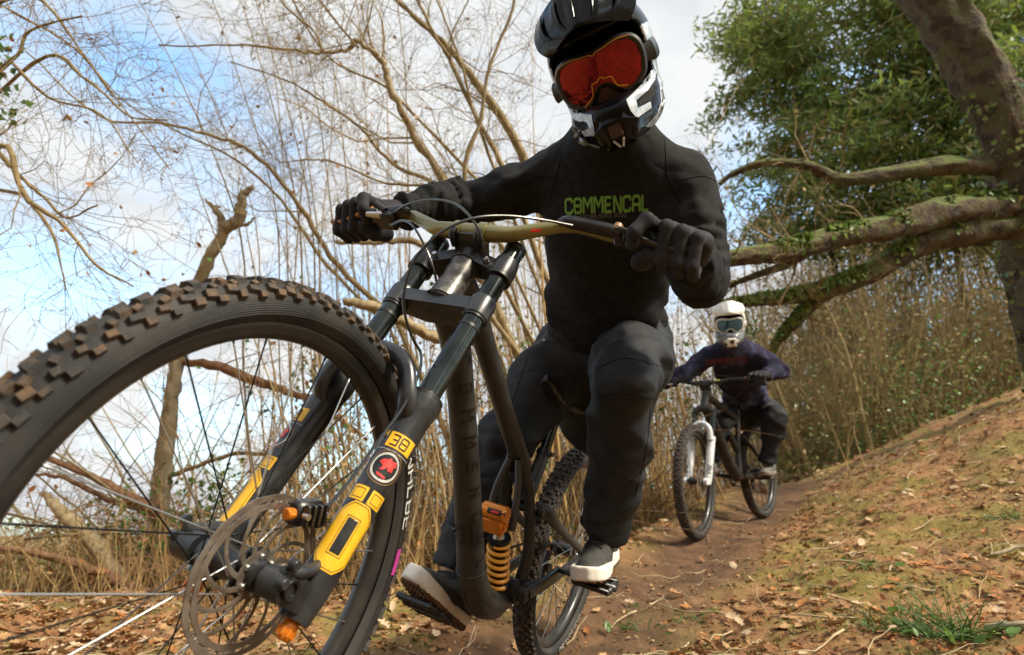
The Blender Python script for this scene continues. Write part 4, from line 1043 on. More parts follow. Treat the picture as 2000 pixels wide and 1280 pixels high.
    # mouth piece with vent and fins
    mp_ = MB(); mp_.hull([W(x, y, z) for x, y, z in [(-.034, -.062, .132), (.034, -.062, .132), (-.046, -.10, .140), (.046, -.10, .140), (-.030, -.142, .128), (.030, -.142, .128), (-.020, -.085, .160), (.020, -.085, .160), (-.018, -.125, .154), (.018, -.125, .154)]])
    mo = mp_.build('mouth_vent', ms['shell'], h, base=root[1], angle=25)
    vb = MB(); vb.box(W(0, -.104, .157), (.013, .013, .004), (Rh[:, 0], nrm(Rh[:, 1] - .15 * Rh[:, 2]), Rh[:, 2]), .002); vb.build('vent_foam', M['vent'], h, base=root[1])
    if hero:
        for s in (-1, 1):
            fb = MB(); fb.tube([W(s * .010, -.122, .158), W(s * .003, -.138, .146)], .0025, 6); fb.build('vent_fin', M['helmet_white'], h, base=root[1])
        # raised white wings on the jaw
        bv = bvh_of(h, Matrix.Translation(Vector(root[1])))
        for s in (-1, 1):
            for k, loop in enumerate(([(.036, -.060), (.062, -.052), (.094, -.036), (.099, -.052), (.070, -.066), (.052, -.070), (.050, -.084), (.074, -.086), (.072, -.098), (.044, -.100), (.038, -.082)], [(.050, -.126), (.076, -.116), (.090, -.098), (.097, -.066), (.101, -.066), (.097, -.102), (.082, -.126), (.056, -.138)])):
                lp = [(s * x, y) for x, y in loop]; vv, ff = fill2d([lp], .009)
                pts = drape(vv, bv, W(0, 0, .30), Rh[:, 0], Rh[:, 1], .0022, .9)
                mesh_obj('jaw_graphic', pts, ff, M['helmet_white'], h, True, None, None, root[1])
            vv, ff = fill2d([[(s * x, y) for x, y in [(.055, -.074), (.084, -.060), (.088, -.074), (.074, -.083), (.055, -.081)]]], .009)
            mesh_obj('jaw_vent', drape(vv, bv, W(0, 0, .30), Rh[:, 0], Rh[:, 1], .0012, .9), ff, M['helmet_in'], h, True, None, None, root[1])
    return h, W

def make_rider(name, label, J, o, group=None):
    base = np.asarray(o['base']); root = empty(name, Matrix.Translation(Vector(base)))
    tag(root, label, 'person', group); RT = (root, base); res = o['res']
    sp = [np.asarray(p) for p in J['spine']]; rx = J['shL'] - J['shR']; Wt = np.array(o['torso'])
    up = nrm(sp[-1] - sp[0])
    def limb(P, js, rs, k=.03):
        d = None
        for i in range(len(js) - 1):
            e = seg_d(P, js[i], js[i + 1], rs[i], rs[i + 1]); d = e if d is None else smin(d, e, k)
        return d
    def jersey(P):
        t, s = torso_d(P, sp, rx, Wt)
        sx = nrm(rx); dg = nrm(V(.55, 0, -.8)); dg2 = nrm(V(-.6, 0, -.75))
        folds = -.018 * fold(P, dg, .3, 16, 2) * sstep(.75, .3, s) - .012 * fold(P, dg2, .3, 18, 6) * sstep(.9, .5, s) - .010 * fold(P, sx, .25, 26, 4) * sstep(.45, .1, s) + .003 * vnoise(P * V(1, 1, .55), 30, 1) + .0042 * np.sin((P @ nrm(V(.5, .2, .8))) * 80 + 2.5 * vnoise(P, 14, 4)) * sstep(.55, .12, s)
        d = t + folds * (1 - .6 * sstep(.42, .6, s))
        d = smin(d, seg_d(P, J['shL'], sp[-1] * .75 + J['neck'] * .25, .064, .074), .05); d = smin(d, seg_d(P, J['shR'], sp[-1] * .75 + J['neck'] * .25, .064, .074), .05)
        d = smin(d, seg_d(P, sp[-1], J['neck'], .066, .062), .04)
        for c in ('L', 'R'):
            a, e, w = J['sh' + c], J['el' + c], J['wr' + c]; r = o['arm']
            mid = a * .5 + e * .5
            l = limb(P, [a, mid, e, e * .55 + w * .45, w], r, .028)
            l = l + rings(P, e, nrm(e - a), 150, .0095, .15, 2) + rings(P, e * .6 + w * .4, nrm(w - e), 210, .0095, .14, 6) + rings(P, a, nrm(e - a), 90, .006, .14, 9) - .012 * fold(P, nrm(e - a), .4, 26, 7) - .012 * fold(P, nrm(np.cross(w - e, V(0, 0, 1)) + .3 * (w - e)), .3, 34, 8)
            d = smin(d, l, .035)
        cut = (o['hem'] - s) * .6 + .012 * vnoise(P, 12, 8)
        d = smax(d, cut, .004)
        for c in ('L', 'R'):
            w, e = J['wr' + c], J['el' + c]; ax = nrm(w - e); d = smax(d, np.where(np.linalg.norm(P - w, axis=-1) < .11, (P - w) @ ax - .004, -1), .003)
        return d
    allp = sp + [J[k] for k in ('shL', 'shR', 'elL', 'elR', 'wrL', 'wrR', 'neck')]
    lo, hi = bounds(allp, .17); hi[2] -= .06
    jer = sdf_obj('jersey', jersey, lo, hi, res, o['m_jersey'], root, base, o.get('jzone'))
    def trousers(P):
        t, s = torso_d(P, sp, rx, Wt * V(1, .88, .86)); d = np.maximum(t, s - .22)
        d = smin(d, ell_d(P, J['hip'], np.array([nrm(rx), np.cross(up, nrm(rx)), up]), (.165, .13, .12)), .05)
        d = d + .003 * vnoise(P, 26, 3)
        for c, sd in (('L', 1.0), ('R', 4.0)):
            a, k, n = J['hp' + c], J['kn' + c], J['an' + c]; r = o['leg']
            l = limb(P, [a, a * .5 + k * .5, k, k * .6 + n * .4, n], r, .03)
            ds = nrm(n - k); dt = nrm(k - a)
            l = l + rings(P, k * .85 + n * .15, nrm(ds - dt * .4), 90, .009, .15, sd) + rings(P, n * .75 + k * .25, nrm(ds + V(.3, .1, 0)), 105, .010, .15, sd + 2) + rings(P, a, dt, 70, .009, .16, sd + 5) + .0035 * vnoise(P * V(1, 1, .5), 30, sd) - .018 * fold(P, nrm(ds + V(.5, 0, .2)), .35, 20, sd) - .015 * fold(P, nrm(np.cross(ds, V(0, 1, 0)) + ds * .4), .35, 24, sd + 3)
            d = smin(d, l, .03)
        for c in ('L', 'R'):
            n, k = J['an' + c], J['kn' + c]; ax = nrm(n - k); d = smax(d, np.where(np.linalg.norm(P - n, axis=-1) < .16, (P - n) @ ax - .012, -1), .003)
        return d
    lp = [J[k] for k in ('hpL', 'hpR', 'knL', 'knR', 'anL', 'anR')] + [sp[0], sp[1]]
    lo, hi = bounds(lp, .14)
    tr = sdf_obj('trousers', trousers, lo, hi, res, o['m_trouser'], root, base)
    def body(P):
        t, s = torso_d(P, sp, rx, Wt * V(1, .86, .86)); d = smax(smax(t, s - 1.02, .02), .06 - s, .02)
        d = smin(d, seg_d(P, sp[-1], J['head'], .050, .055), .03); d = smin(d, ell_d(P, J['head'] + V(0, .02, -.01), np.eye(3), (.062, .066, .078)), .03)
        for c in ('L', 'R'):
            d = smin(d, limb(P, [J['sh' + c], J['el' + c], J['wr' + c], J['hand' + c]], [.052, .036, .024, .022]), .03)
            d = smin(d, limb(P, [J['hp' + c], J['kn' + c], J['an' + c], J['an' + c] + nrm(J['an' + c] - J['kn' + c]) * .03], [.060, .048, .034, .034]), .04)
        return d
    lo, hi = bounds(allp + lp + [J['head']], .12)
    sdf_obj('body', body, lo, hi, max(.011, res * 1.5), M['skin'], root, base)
    return root, RT, jer, tr

# ---- the near rider
SH_L = dict(toe=at(1140, 1150, 1.48), heel=at(1194, 1094, 1.73)); SH_R = dict(toe=at(790, 1144, 1.40), heel=at(896, 1230, 1.575))
hL = P1(.388, 1); hR = P1(.350, -1)
J1 = dict(spine=[at(1180, 672, 1.80), at(1188, 560, 1.69), at(1196, 425, 1.555), at(1196, 285, 1.47)], neck=at(1190, 245, 1.40), head=at(1185, 150, 1.33),
          shL=at(1336, 358, 1.49), shR=at(1092, 342, 1.56), elL=at(1368, 545, 1.37), elR=at(905, 398, 1.63),
          hip=at(1182, 665, 1.80), hpL=at(1240, 672, 1.78), hpR=at(1118, 676, 1.88), knL=at(1222, 748, 1.46), knR=at(985, 862, 1.76), anL=at(1184, 1036, 1.655), anR=at(893, 1108, 1.61))
J1['handL'] = toW(hL); J1['handR'] = toW(hR)
def wrist_of(hand, el): 
    b = hand + nrm(el - hand) * .105; return b
wL = wrist_of(J1['handL'] + RW @ (g1.U * .02), J1['elL']); wR = wrist_of(J1['handR'] + RW @ (g1.U * .02), J1['elR'])
J1['wrL'], J1['wrR'] = wL, wR
O1 = dict(base=toW(V(-.1, 0, -.36)), res=.0075, hem=.10, arm=[.070, .064, .054, .050, .040], leg=[.100, .092, .074, .068, .056],
          torso=[(-.25, .166, .13), (0, .170, .132), (.15, .164, .124), (.35, .156, .114), (.55, .168, .118), (.75, .176, .118), (.88, .150, .100), (1, .095, .08), (1.15, .06, .06)], m_jersey=M['jersey'], m_trouser=M['trouser'])
rider1, RT1, jersey1, trousers1 = make_rider('person', 'rider in black jersey and trousers, red lens goggles, crouched over the near bike', J1, O1)
Fw, Uw = RW @ g1.F, RW @ g1.U
glL, _ = make_hand(RT1, J1['handL'], RW @ (P1(.40, 1) - P1(.30, 1)), nrm(Fw * .75 - Uw * .55), nrm(Uw * .75 + Fw * .55), True, 'glove', M['glove'], wrist=wL)
glR, _ = make_hand(RT1, J1['handR'], RW @ (P1(.40, -1) - P1(.30, -1)), nrm(Fw * .75 - Uw * .55), nrm(Uw * .75 + Fw * .55), True, 'glove', M['glove'], wrist=wR)
wb = MB(); qd = nrm(J1['elL'] - wL); e1_ = nrm(np.cross(qd, (0, 0, 1))); wb.tube([wL + qd * .004 + .036 * (math.cos(a) * e1_ + math.sin(a) * np.cross(qd, e1_)) for a in np.linspace(0, 6.283, 28, endpoint=False)], .0045, 8, closed=True)
wb.build('wrist_strap', M['ink'], glL, base=RT1[1])
SM = dict(upper=M['shoe'], sole=M['sole'], tread=M['tread'])
dnL = nrm(V(0, .10, -1)); camR = nrm(-(SH_R['toe'] + SH_R['heel']) / 2)
dnR = nrm(camR * .75 + V(-.75, 0, -.62))
make_shoe(RT1, SH_L['toe'], SH_L['heel'], dnL, J1['anL'], SM); make_shoe(RT1, SH_R['toe'], SH_R['heel'], dnR, J1['anR'], SM)
def head_frame(c, roll, yaw, pitch):
    z = nrm(-np.asarray(c)); x = nrm(np.cross(V(0, 0, 1), z)); x = x if x[0] > 0 else -x; y = np.cross(z, x)
    Rm = np.stack([x, y, z], 1)
    return Rm @ rot((0, 0, 1), math.radians(roll)) @ rot((0, 1, 0), math.radians(yaw)) @ rot((1, 0, 0), math.radians(pitch))
HC = at(1181, 138, 1.28)
HM1 = dict(shell=M['helmet'], second=M['helmet_white'], visor=M['helmet'], goggle=M['goggle'], lens=M['lens_red'], trim=M['trim'], bands=[(.0965, .2, 0, -.105, .050)])
helm1, HW1 = make_helmet(RT1, HC, head_frame(HC, 17, -7, 2), HM1, True)
# chest lettering
bvj = bvh_of(jersey1, Matrix.Translation(Vector(RT1[1])))
def chest_text(txt, px, h_, m, depth=1.4, tilt=0.0, w=.2, gap=.28, sub=6, root=jersey1, bv=bvj, base=RT1[1], name='jersey_lettering', xs=1.0):
    c = at(px[0], px[1], depth); ez = nrm(-c); ex = nrm(np.cross(V(0, 0, 1), ez)); ex = ex if ex[0] > 0 else -ex; ex = nrm(ex + V(0, 0, tilt)); ex = nrm(ex - ez * (ex @ ez)); ey = np.cross(ez, ex)
    v, f, wd = text2d(txt, h_, w, gap, sub); v = (v - V(wd / 2, h_ / 2)) * V(xs, 1)
    mesh_obj(name, drape(v, bv, c, ex, ey, .0016, 1.0), [tuple(q) for q in f], m, root, False, None, None, base)
    return wd
chest_text('COMMENCAL', (1184, 400), .033, M['green_print'], tilt=-.05, xs=.66, w=.21)
chest_text('ESTABLISHED 2000', (1178, 422), .0075, M['grey_print'], w=.16, tilt=-.04, sub=3)
# pedals under the shoes
def put_pedal(sh, dn, side):
    X = nrm(sh['toe'] - sh['heel']); n = nrm(dn - X * (dn @ X)); c = sh['heel'] + (sh['toe'] - sh['heel']) * .62 + n * .012
    cl = toL(c); return cl, RW.T @ X, RW.T @ -n
for sh_, dn_ in ((SH_L, dnL), (SH_R, dnR)):
    pc_, px_, pu_ = put_pedal(sh_, dn_, 1); pedal(crank1, pc_, px_, pu_)
    if pc_[1] > 0: PL = pc_
    else: PR = pc_

for pc_, dd_ in ((PL, -cd1), (PR, cd1)):
    sp_b = MB(); e_ = Lx * math.copysign(.088, pc_[1]) + dd_ * .165; sp_b.tube([e_, pc_], .007, 10); sp_b.build('pedal_spindle', M['blackmetal'], crank1, base=BASE)

def seam(px, ob, base, m, r=.0009, name='seam'):
    """stitched line lying on the cloth"""
    bv = bvh_of(ob, Matrix.Translation(Vector(base))); pts = []
    for (u, v, _) in catmull([(a, b, 0) for a, b in px], 8):
        d = nrm(at(u, v, 1)); h = bv.ray_cast(Vector((0, 0, 0)), Vector(d), 4)
        if h[0] is not None and (not pts or np.linalg.norm(np.array(h[0]) - pts[-1]) < .12): pts.append(np.array(h[0]) + np.array(h[1]) * r * .3)
    if len(pts) > 2: b = MB(); b.tube(pts, r, 6); b.build(name, m, ob, base=base)
M['stitch'] = mat('dark stitching', (.006, .006, .006), .9, spec=.1)
for px in ([(1296, 262), (1300, 300), (1304, 345), (1330, 400)], [(1098, 300), (1088, 340), (1075, 390)], [(1330, 352), (1375, 345), (1412, 362)], [(1060, 612), (1120, 634), (1200, 640), (1300, 628)], [(1090, 345), (1040, 352), (1000, 372)]): seam(px, jersey1, RT1[1], M['stitch'])
for px in ([(1060, 668), (1100, 672), (1140, 690)], [(1165, 720), (1220, 700), (1285, 715)], [(1160, 775), (1220, 770), (1288, 782)], [(1270, 800), (1262, 880), (1240, 970)], [(1030, 700), (1010, 760), (985, 830)]): seam(px, trousers1, RT1[1], M['stitch'])
dv_, df_ = fill2d([circ2(.004, 8)], .01); bvt = bvh_of(trousers1, Matrix.Translation(Vector(RT1[1]))); c_ = at(1062, 664, 1.5); ez_ = nrm(-c_); ex_ = nrm(np.cross(V(0, 0, 1), ez_)); ex_ = ex_ if ex_[0] > 0 else -ex_
mesh_obj('trouser_logo', drape(dv_, bvt, c_, ex_, np.cross(ez_, ex_), .001, 1.0), df_, M['bronze_print'], trousers1, False, None, None, RT1[1])
# ------------------------------------------------------------------ the far bicycle and its rider
GLYPH['K'] = ([[(0, -.07), (0, 1.07)], [(.66, 1.05), (.12, .5), (.66, -.05)]], .66)
M['frame2'] = mat('dark brown black frame', (.014, .012, .012), .4, .1, col2=(.03, .025, .022), scale=12)
M['white_fork'] = mat('white fork casting', (.72, .74, .78), .35, col2=(.55, .57, .6), scale=14, coat=.2)
M['jersey2'] = mat('navy jersey fading to violet', (.014, .018, .040), .85, col2=(.080, .105, .21), scale=5.5, lo=.40, hi=.66, extra=[(.52, (.026, .020, .046))], spec=.15, bump=.2, bscale=500, crease=(4.0, .012))
M['white_gloss'] = mat('white helmet shell', (.74, .74, .72), .25, coat=.4)
M['lens_blue'] = mat('blue mirror lens', (.07, .17, .36), .08, .9, coat=.3)
M['pink_text'] = mat('dull pink print', (.15, .03, .055), .9)
M['grey_shell'] = mat('grey helmet jaw', (.05, .052, .055), .3, col2=(.17, .175, .18), scale=30, coat=.3)
g2 = bike_geo((.44, 0, .63), 1.12, .0, .070, 0, .046, math.radians(7))
tx_ = (.63 + .046 * g2.F[2] - .02) / g2.U[2]; g2.tax = -tx_; g2.axle = g2.S(.046, 0, g2.tax)
q_ = at(1371, 1058, 3.95); C2f = V(q_[0], q_[1], gh(q_[0], q_[1]) + .004); q_ = at(1489, 1003, 4.85); C2r = V(q_[0], q_[1], gh(q_[0], q_[1]) + .004)
f2 = nrm(C2f - C2r); u2 = nrm(V(.06, 0, 1) - f2 * f2[2]); u2 = nrm(u2 - f2 * (u2 @ f2)); l2 = np.cross(u2, f2)
R2 = np.stack([f2, l2, u2], 1); T2 = C2f - R2 @ (g2.axle - V(0, 0, .372))
w2 = lambda p: R2 @ np.asarray(p, float) + T2
bike2 = empty('mountain_bike', pose(R2, T2)); tag(bike2, 'smaller dark trail bike with white fork legs, farther up the trail', 'bicycle')
def make_bike2():
    global Lx
    Lf = V(0, 1, 0); S, U, F = g2.S, g2.U, g2.F; h = .066
    fr = MB(); fr.tube([S(0, 0, -.14), S(0, 0, 0)], [.030, .028], 16); frame = fr.build('frame', M['frame2'], bike2, base=BASE)
    def part(name, pts, r, m='frame2', n=12, k=5, **kw): return spline_tube(pts, r, n, k, **kw).build(name, M[m], frame, base=BASE)
    part('down_tube', [S(0, 0, -.12), (.36, 0, .38), (.18, 0, .12), (.02, 0, 0)], [.036, .038, .042, .045]); part('top_tube', [S(0, 0, -.03), (.22, 0, .53), (-.06, 0, .44)], [.030, .024, .022]); part('seat_tube', [(0, 0, 0), (-.06, 0, .25), (-.125, 0, .47)], [.03, .022, .02])
    for s in (1, -1):
        part('chainstay', [(0, s * .04, 0), (-.2, s * .065, .0), (-.44, s * .07, .02)], [.022, .015, .014]); part('seat_stay', [(-.07, s * .03, .30), (-.25, s * .06, .17), (-.44, s * .07, .02)], [.018, .014, .012])
    sk = MB(); sk.tube([(.11, 0, .33), (-.02, 0, .20)], [.022, .026], 12); sk.build('shock', M['blackmetal'], frame, base=BASE)
    Lx = g2.L
    lo = MB()
    for s in (1, -1):
        lo.tube([S(0, s * h, g2.tax + .0), S(0, s * h, g2.tax + .05), S(0, s * h, g2.tax + .22), S(0, s * h, g2.tax + .34)], [.020, .026, .026, .027], 16)
        lo.hull([S(.046 + .02 * math.cos(a), s * h + y, g2.tax + .02 * math.sin(a)) for a in np.linspace(0, 6.28, 8) for y in (-.012, .012)] + [S(0, s * h + y, g2.tax + t) for y in (-.014, .014) for t in (0, .05)])
    lo.tube(catmull([S(.02, h, g2.tax + .31), S(.045, h * .85, g2.tax + .39), S(.05, 0, g2.tax + .425), S(.045, -h * .85, g2.tax + .39), S(.02, -h, g2.tax + .31)], 6), [.024, .017, .015, .017, .024], 12)
    fork = lo.build('fork', M['white_fork'], bike2, base=BASE)
    for s in (1, -1):
        st = MB(); st.tube([S(0, s * h, g2.tax + .33), S(0, s * h, -.15)], [.0175, .0175], 16); st.build('stanchion', M['stanchion'], fork, base=BASE)
        v, f, w = text2d('PIK', .030, .18, .3, 4); fr_ = nrm(F * .85 + Lx * s * .5); sd = np.cross(U, fr_)
        v = np.stack([-v[:, 1] + .015, v[:, 0]], 1)
        mesh_obj('fork_lettering', wrap_leg(v, S(0, s * h, g2.tax + .07), U, fr_, sd, .026, .001), [tuple(q) for q in f], M['ink'], fork, False, None, None, BASE)
    cr = MB(); cr.tube(catmull([S(0, h, -.17), S(.004, h * .6, -.145), S(.0, 0, -.135), S(.004, -h * .6, -.145), S(0, -h, -.17)], 5), [.026, .024, .032, .024, .026], 14); cr.build('fork_crown', M['frame2'], fork, base=BASE)
    ax = MB(); ax.lathe([(.011, -h), (.011, h)], g2.axle, Lx, 12); ax.build('axle', M['blackmetal'], fork, base=BASE)
    make_wheel(bike2, g2.axle, F, U, .372, False, 72, .1, 28, spoke_m=('spoke_dark', 'spoke_dark')); Lx = Lf; make_wheel(bike2, V(-.44, 0, .02), V(1, 0, 0), V(0, 0, 1), .370, False, 72, .09, 28, spoke_m=('spoke_dark', 'spoke_dark'))
    Lx = g2.L; bar, P = make_bar(bike2, g2, 'blackmetal', .405, .045, .045, .028, .05, False); controls(bike2, P, g2, False); Lx = Lf
    s = make_saddle(bike2, (-.06, 0, .655), (-.33, 0, .665), .6); sp = MB(); sp.tube([(-.125, 0, .46), (-.185, 0, .64)], [.0155, .0155], 14); sp.build('seatpost', M['stanchion'], bike2, base=BASE)
    ck, d = make_crank(bike2, math.radians(8), False); make_chain(bike2, (-.44, 0, .02))
    for sd, dd in ((-1, d), (1, -d)): pedal(ck, Lx * sd * .15 + dd * .168, (1, 0, 0), (0, 0, 1))
    for (a, b) in ((-.2, .1), (.2, -.02)):
        c = MB(); c.tube(catmull([P(abs(a), math.copysign(1, a)) + F * .03, S(.12, a * .4, .06), S(.13, b, -.02), S(.05, b * .6, -.12)], 6), .0028, 6); c.build('brake_hose', M['hose'], bar, base=BASE)
    tg = MB(); tg.tube([P(.06, 1), P(.11, 1)], [.0168, .0148], 14); tg.build('bar_sleeve', mat('yellow bar print', (.6, .62, .05), .5), bar, base=BASE)
    return P, ck, d
P2, ck2, cd2 = make_bike2()
J2 = dict(spine=[at(1458, 792, 5.02), at(1450, 756, 4.80), at(1438, 710, 4.55), at(1432, 676, 4.44)], neck=at(1430, 666, 4.36), head=at(1425, 640, 4.30),
          shL=at(1476, 694, 4.46), shR=at(1384, 698, 4.50), elL=at(1524, 724, 4.50), elR=at(1338, 730, 4.52), hip=at(1460, 794, 5.02), hpL=at(1482, 796, 5.02), hpR=at(1438, 796, 5.06),
          knL=at(1516, 815, 4.66), knR=at(1408, 825, 4.72))
pl2, pr2 = w2(Lx * .155 - cd2 * .168), w2(-Lx * .155 + cd2 * .168)
J2['anL'] = pl2 + R2 @ V(-.05, 0, .125); J2['anR'] = pr2 + R2 @ V(-.05, 0, .125)
J2['handL'], J2['handR'] = w2(P2(.365, 1)), w2(P2(.365, -1))
J2['wrL'] = wrist_of(J2['handL'] + u2 * .02, J2['elL']); J2['wrR'] = wrist_of(J2['handR'] + u2 * .02, J2['elR'])
O2 = dict(O1); O2.update(base=w2((-.1, 0, -.36)), res=.013, m_jersey=M['jersey2'], m_trouser=M['trouser'], hem=.10)
rider2, RT2, jersey2, _ = make_rider('person', 'rider in navy violet jersey and white helmet with blue lens, following behind', J2, O2)
for s in (1, -1):
    c = 'L' if s > 0 else 'R'
    make_hand(RT2, J2['hand' + c], R2 @ (P2(.39, s) - P2(.30, s)), R2 @ nrm(g2.F * .75 - g2.U * .55), R2 @ nrm(g2.U * .75 + g2.F * .55), True, 'glove', M['glove'], res=.006, wrist=J2['wr' + c])
sole2 = dict(upper=mat('grey green shoe', (.09, .09, .075), .8, col2=(.14, .14, .12), scale=30), sole=mat('grey sole', (.2, .19, .17), .7, col2=(.12, .09, .07), scale=20), tread=M['tread'])
for c, pp in (('L', pl2), ('R', pr2)):
    z0 = pp + R2 @ V(0, 0, .013); make_shoe(RT2, z0 + R2 @ V(.105, 0, .0), z0 + R2 @ V(-.165, 0, .0), -u2, J2['an' + c], sole2, res=.007, laces=False)
HC2 = at(1424, 634, 4.24)
HM2 = dict(shell=M['white_gloss'], second=M['grey_shell'], visor=M['white_gloss'], goggle=mat('white goggle frame', (.6, .6, .58), .4), lens=M['lens_blue'], bands=[(-.01, .2, 0, -.2, -.040)])
make_helmet(RT2, HC2, head_frame(HC2, -1, 3, 6), HM2, False, .008)
bv2 = bvh_of(jersey2, Matrix.Translation(Vector(RT2[1])))
chest_text('COMMENCAL', (1420, 705), .032, M['pink_text'], 4.1, 0, .22, .28, 3, jersey2, bv2, RT2[1])
# ------------------------------------------------------------------ vegetation
M['bark_hazel'] = mat('ochre hazel bark', (.20, .15, .075), .85, col2=(.36, .285, .165), scale=30, bump=.5, bscale=90, bdist=.004, stretch=(1, 1, .25))
M['bark_dark'] = mat('brown twig bark', (.18, .125, .05), .85, col2=(.30, .22, .10), scale=20)
M['bark_pale'] = mat('pale dead wood', (.30, .25, .165), .85, col2=(.50, .43, .31), scale=14, detail=8, bump=.8, bscale=60, bdist=.006, stretch=(1, 1, .3), extra=[(.5, (.30, .25, .16))])
M['bark_rot'] = mat('rusty torn wood', (.13, .055, .03), .9, col2=(.3, .17, .09), scale=24, bump=.8, bscale=70, bdist=.006)
M['cane'] = mat('straw coloured cane', (.46, .31, .125), .75, col2=(.27, .165, .06), scale=16, bump=.3, bscale=60)
M['cane2'] = mat('pale grey cane', (.48, .39, .24), .8, col2=(.30, .22, .11), scale=16)
M['bark_moss'] = mat('mossy trunk bark', (.042, .029, .018), .95, col2=(.075, .08, .026), scale=7, detail=9, lo=.42, hi=.62, bump=1.0, bscale=26, bdist=.03, extra=[(.52, (.095, .068, .04))])
M['moss'] = mat('green moss', (.085, .125, .022), .95, col2=(.18, .23, .045), scale=40, bump=.8, bscale=120, bdist=.01)
def leaf_mat(name, c, c2, rough=.7, tr=.25):
    m = mat(name, c, rough, col2=c2, scale=9)
    b = m.node_tree.nodes['Principled BSDF']; t = m.node_tree
    out = [n for n in t.nodes if n.type == 'OUTPUT_MATERIAL'][0]; tl = t.nodes.new('ShaderNodeBsdfTranslucent'); tl.inputs[0].default_value = (*c2, 1)
    mx_ = t.nodes.new('ShaderNodeMixShader'); mx_.inputs[0].default_value = tr
    t.links.new(b.outputs[0], mx_.inputs[1]); t.links.new(tl.outputs[0], mx_.inputs[2]); t.links.new(mx_.outputs[0], out.inputs[0]); return m
M['leaf_tan'] = leaf_mat('tan dead leaf', (.34, .19, .075), (.44, .27, .125), .75, .1); M['leaf_brown'] = leaf_mat('brown dead leaf', (.17, .075, .026), (.26, .125, .05), .8, .1)
M['leaf_pale'] = leaf_mat('pale dead leaf', (.46, .32, .19), (.58, .43, .28), .75, .1); M['leaf_rust'] = leaf_mat('rust dead leaf', (.30, .11, .03), (.40, .17, .05), .75, .1)
M['ivy'] = leaf_mat('ivy green', (.030, .075, .014), (.075, .15, .03), .35, .15); M['ivy2'] = leaf_mat('bright leaf green', (.07, .15, .02), (.15, .27, .05), .45, .3)
M['evergreen'] = leaf_mat('evergreen needle', (.055, .105, .022), (.12, .20, .04), .5, .3); M['evergreen2'] = leaf_mat('light evergreen spray', (.13, .19, .03), (.28, .36, .075), .5, .4)
M['brush'] = leaf_mat('olive brown brush', (.25, .175, .075), (.38, .29, .13), .8, .25); M['brush2'] = leaf_mat('olive green brush', (.13, .13, .035), (.24, .23, .075), .8, .25)
M['grass'] = leaf_mat('grass blade', (.06, .13, .02), (.14, .24, .05), .5, .3)

def mossy_top(m, moss_c, lo=.05, hi=.75):
    """moss grows on the upper side of the bark"""
    t = m.node_tree; b = t.nodes['Principled BSDF']; src = b.inputs['Base Color'].links[0].from_socket
    ge = t.nodes.new('ShaderNodeNewGeometry'); sp = t.nodes.new('ShaderNodeSeparateXYZ'); t.links.new(ge.outputs['True Normal'], sp.inputs[0])
    n = N(t, 'ShaderNodeTexNoise', Scale=5.0, Detail=6.0, Roughness=.7); tc = t.nodes.new('ShaderNodeTexCoord'); t.links.new(tc.outputs['Object'], n.inputs['Vector'])
    a = N(t, 'ShaderNodeMath', _operation='MULTIPLY_ADD'); a.inputs[1].default_value = .45; t.links.new(sp.outputs[2], a.inputs[0]); t.links.new(n.outputs['Fac'], a.inputs[2])
    r = N(t, 'ShaderNodeMapRange'); r.inputs[1].default_value = .5; r.inputs[2].default_value = .8; t.links.new(a.outputs[0], r.inputs[0])
    x = N(t, 'ShaderNodeMix', _data_type='RGBA'); t.links.new(r.outputs[0], x.inputs[0]); t.links.new(src, x.inputs[6]); x.inputs[7].default_value = (*moss_c, 1); t.links.new(x.outputs[2], b.inputs['Base Color'])
mossy_top(M['bark_moss'], (.115, .15, .03))
class Tubes:
    """thousands of thin tapered tubes in one mesh, vectorised"""
    def __init__(s, n=3): s.n = n; s.g = {}
    def add(s, pts, r0, r1): s.g.setdefault(len(pts), []).append((np.asarray(pts, float), r0, r1)); return s
    def mesh(s):
        VV = []; FF = []; b = 0
        for K, L in s.g.items():
            P = np.stack([x[0] for x in L]); m = len(L); n = s.n
            r = np.stack([np.linspace(x[1], x[2], K) for x in L])
            T = np.gradient(P, axis=1); T /= np.linalg.norm(T, axis=2)[..., None] + 1e-12
            ref = np.where(np.abs(T[..., 2:3]) < .8, np.array([[[0, 0, 1.]]]), np.array([[[1., 0, 0]]]))
            u = np.cross(T, ref); u /= np.linalg.norm(u, axis=2)[..., None] + 1e-12
            for k in range(1, K):                       # keep the frame from flipping
                f = (u[:, k] * u[:, k - 1]).sum(1) < 0; u[f, k] *= -1
            w = np.cross(T, u); a = np.arange(n) * 2 * math.pi / n
            v = P[:, :, None] + r[:, :, None, None] * (np.cos(a)[None, None, :, None] * u[:, :, None] + np.sin(a)[None, None, :, None] * w[:, :, None])
            VV.append(v.reshape(-1, 3)); i, k, j = np.meshgrid(np.arange(m), np.arange(K - 1), np.arange(n), indexing='ij')
            q = lambda k_, j_: (b + (i * K + k_) * n + j_ % n).reshape(-1)
            FF.append(np.stack([q(k, j), q(k, j + 1), q(k + 1, j + 1), q(k + 1, j)], 1)); b += m * K * n
        return (np.concatenate(VV), np.concatenate(FF)) if VV else (np.zeros((0, 3)), np.zeros((0, 4), int))
    def build(s, name, m, parent=None, base=None):
        v, f = s.mesh(); return fast_mesh(name, v, f, m, parent, base)
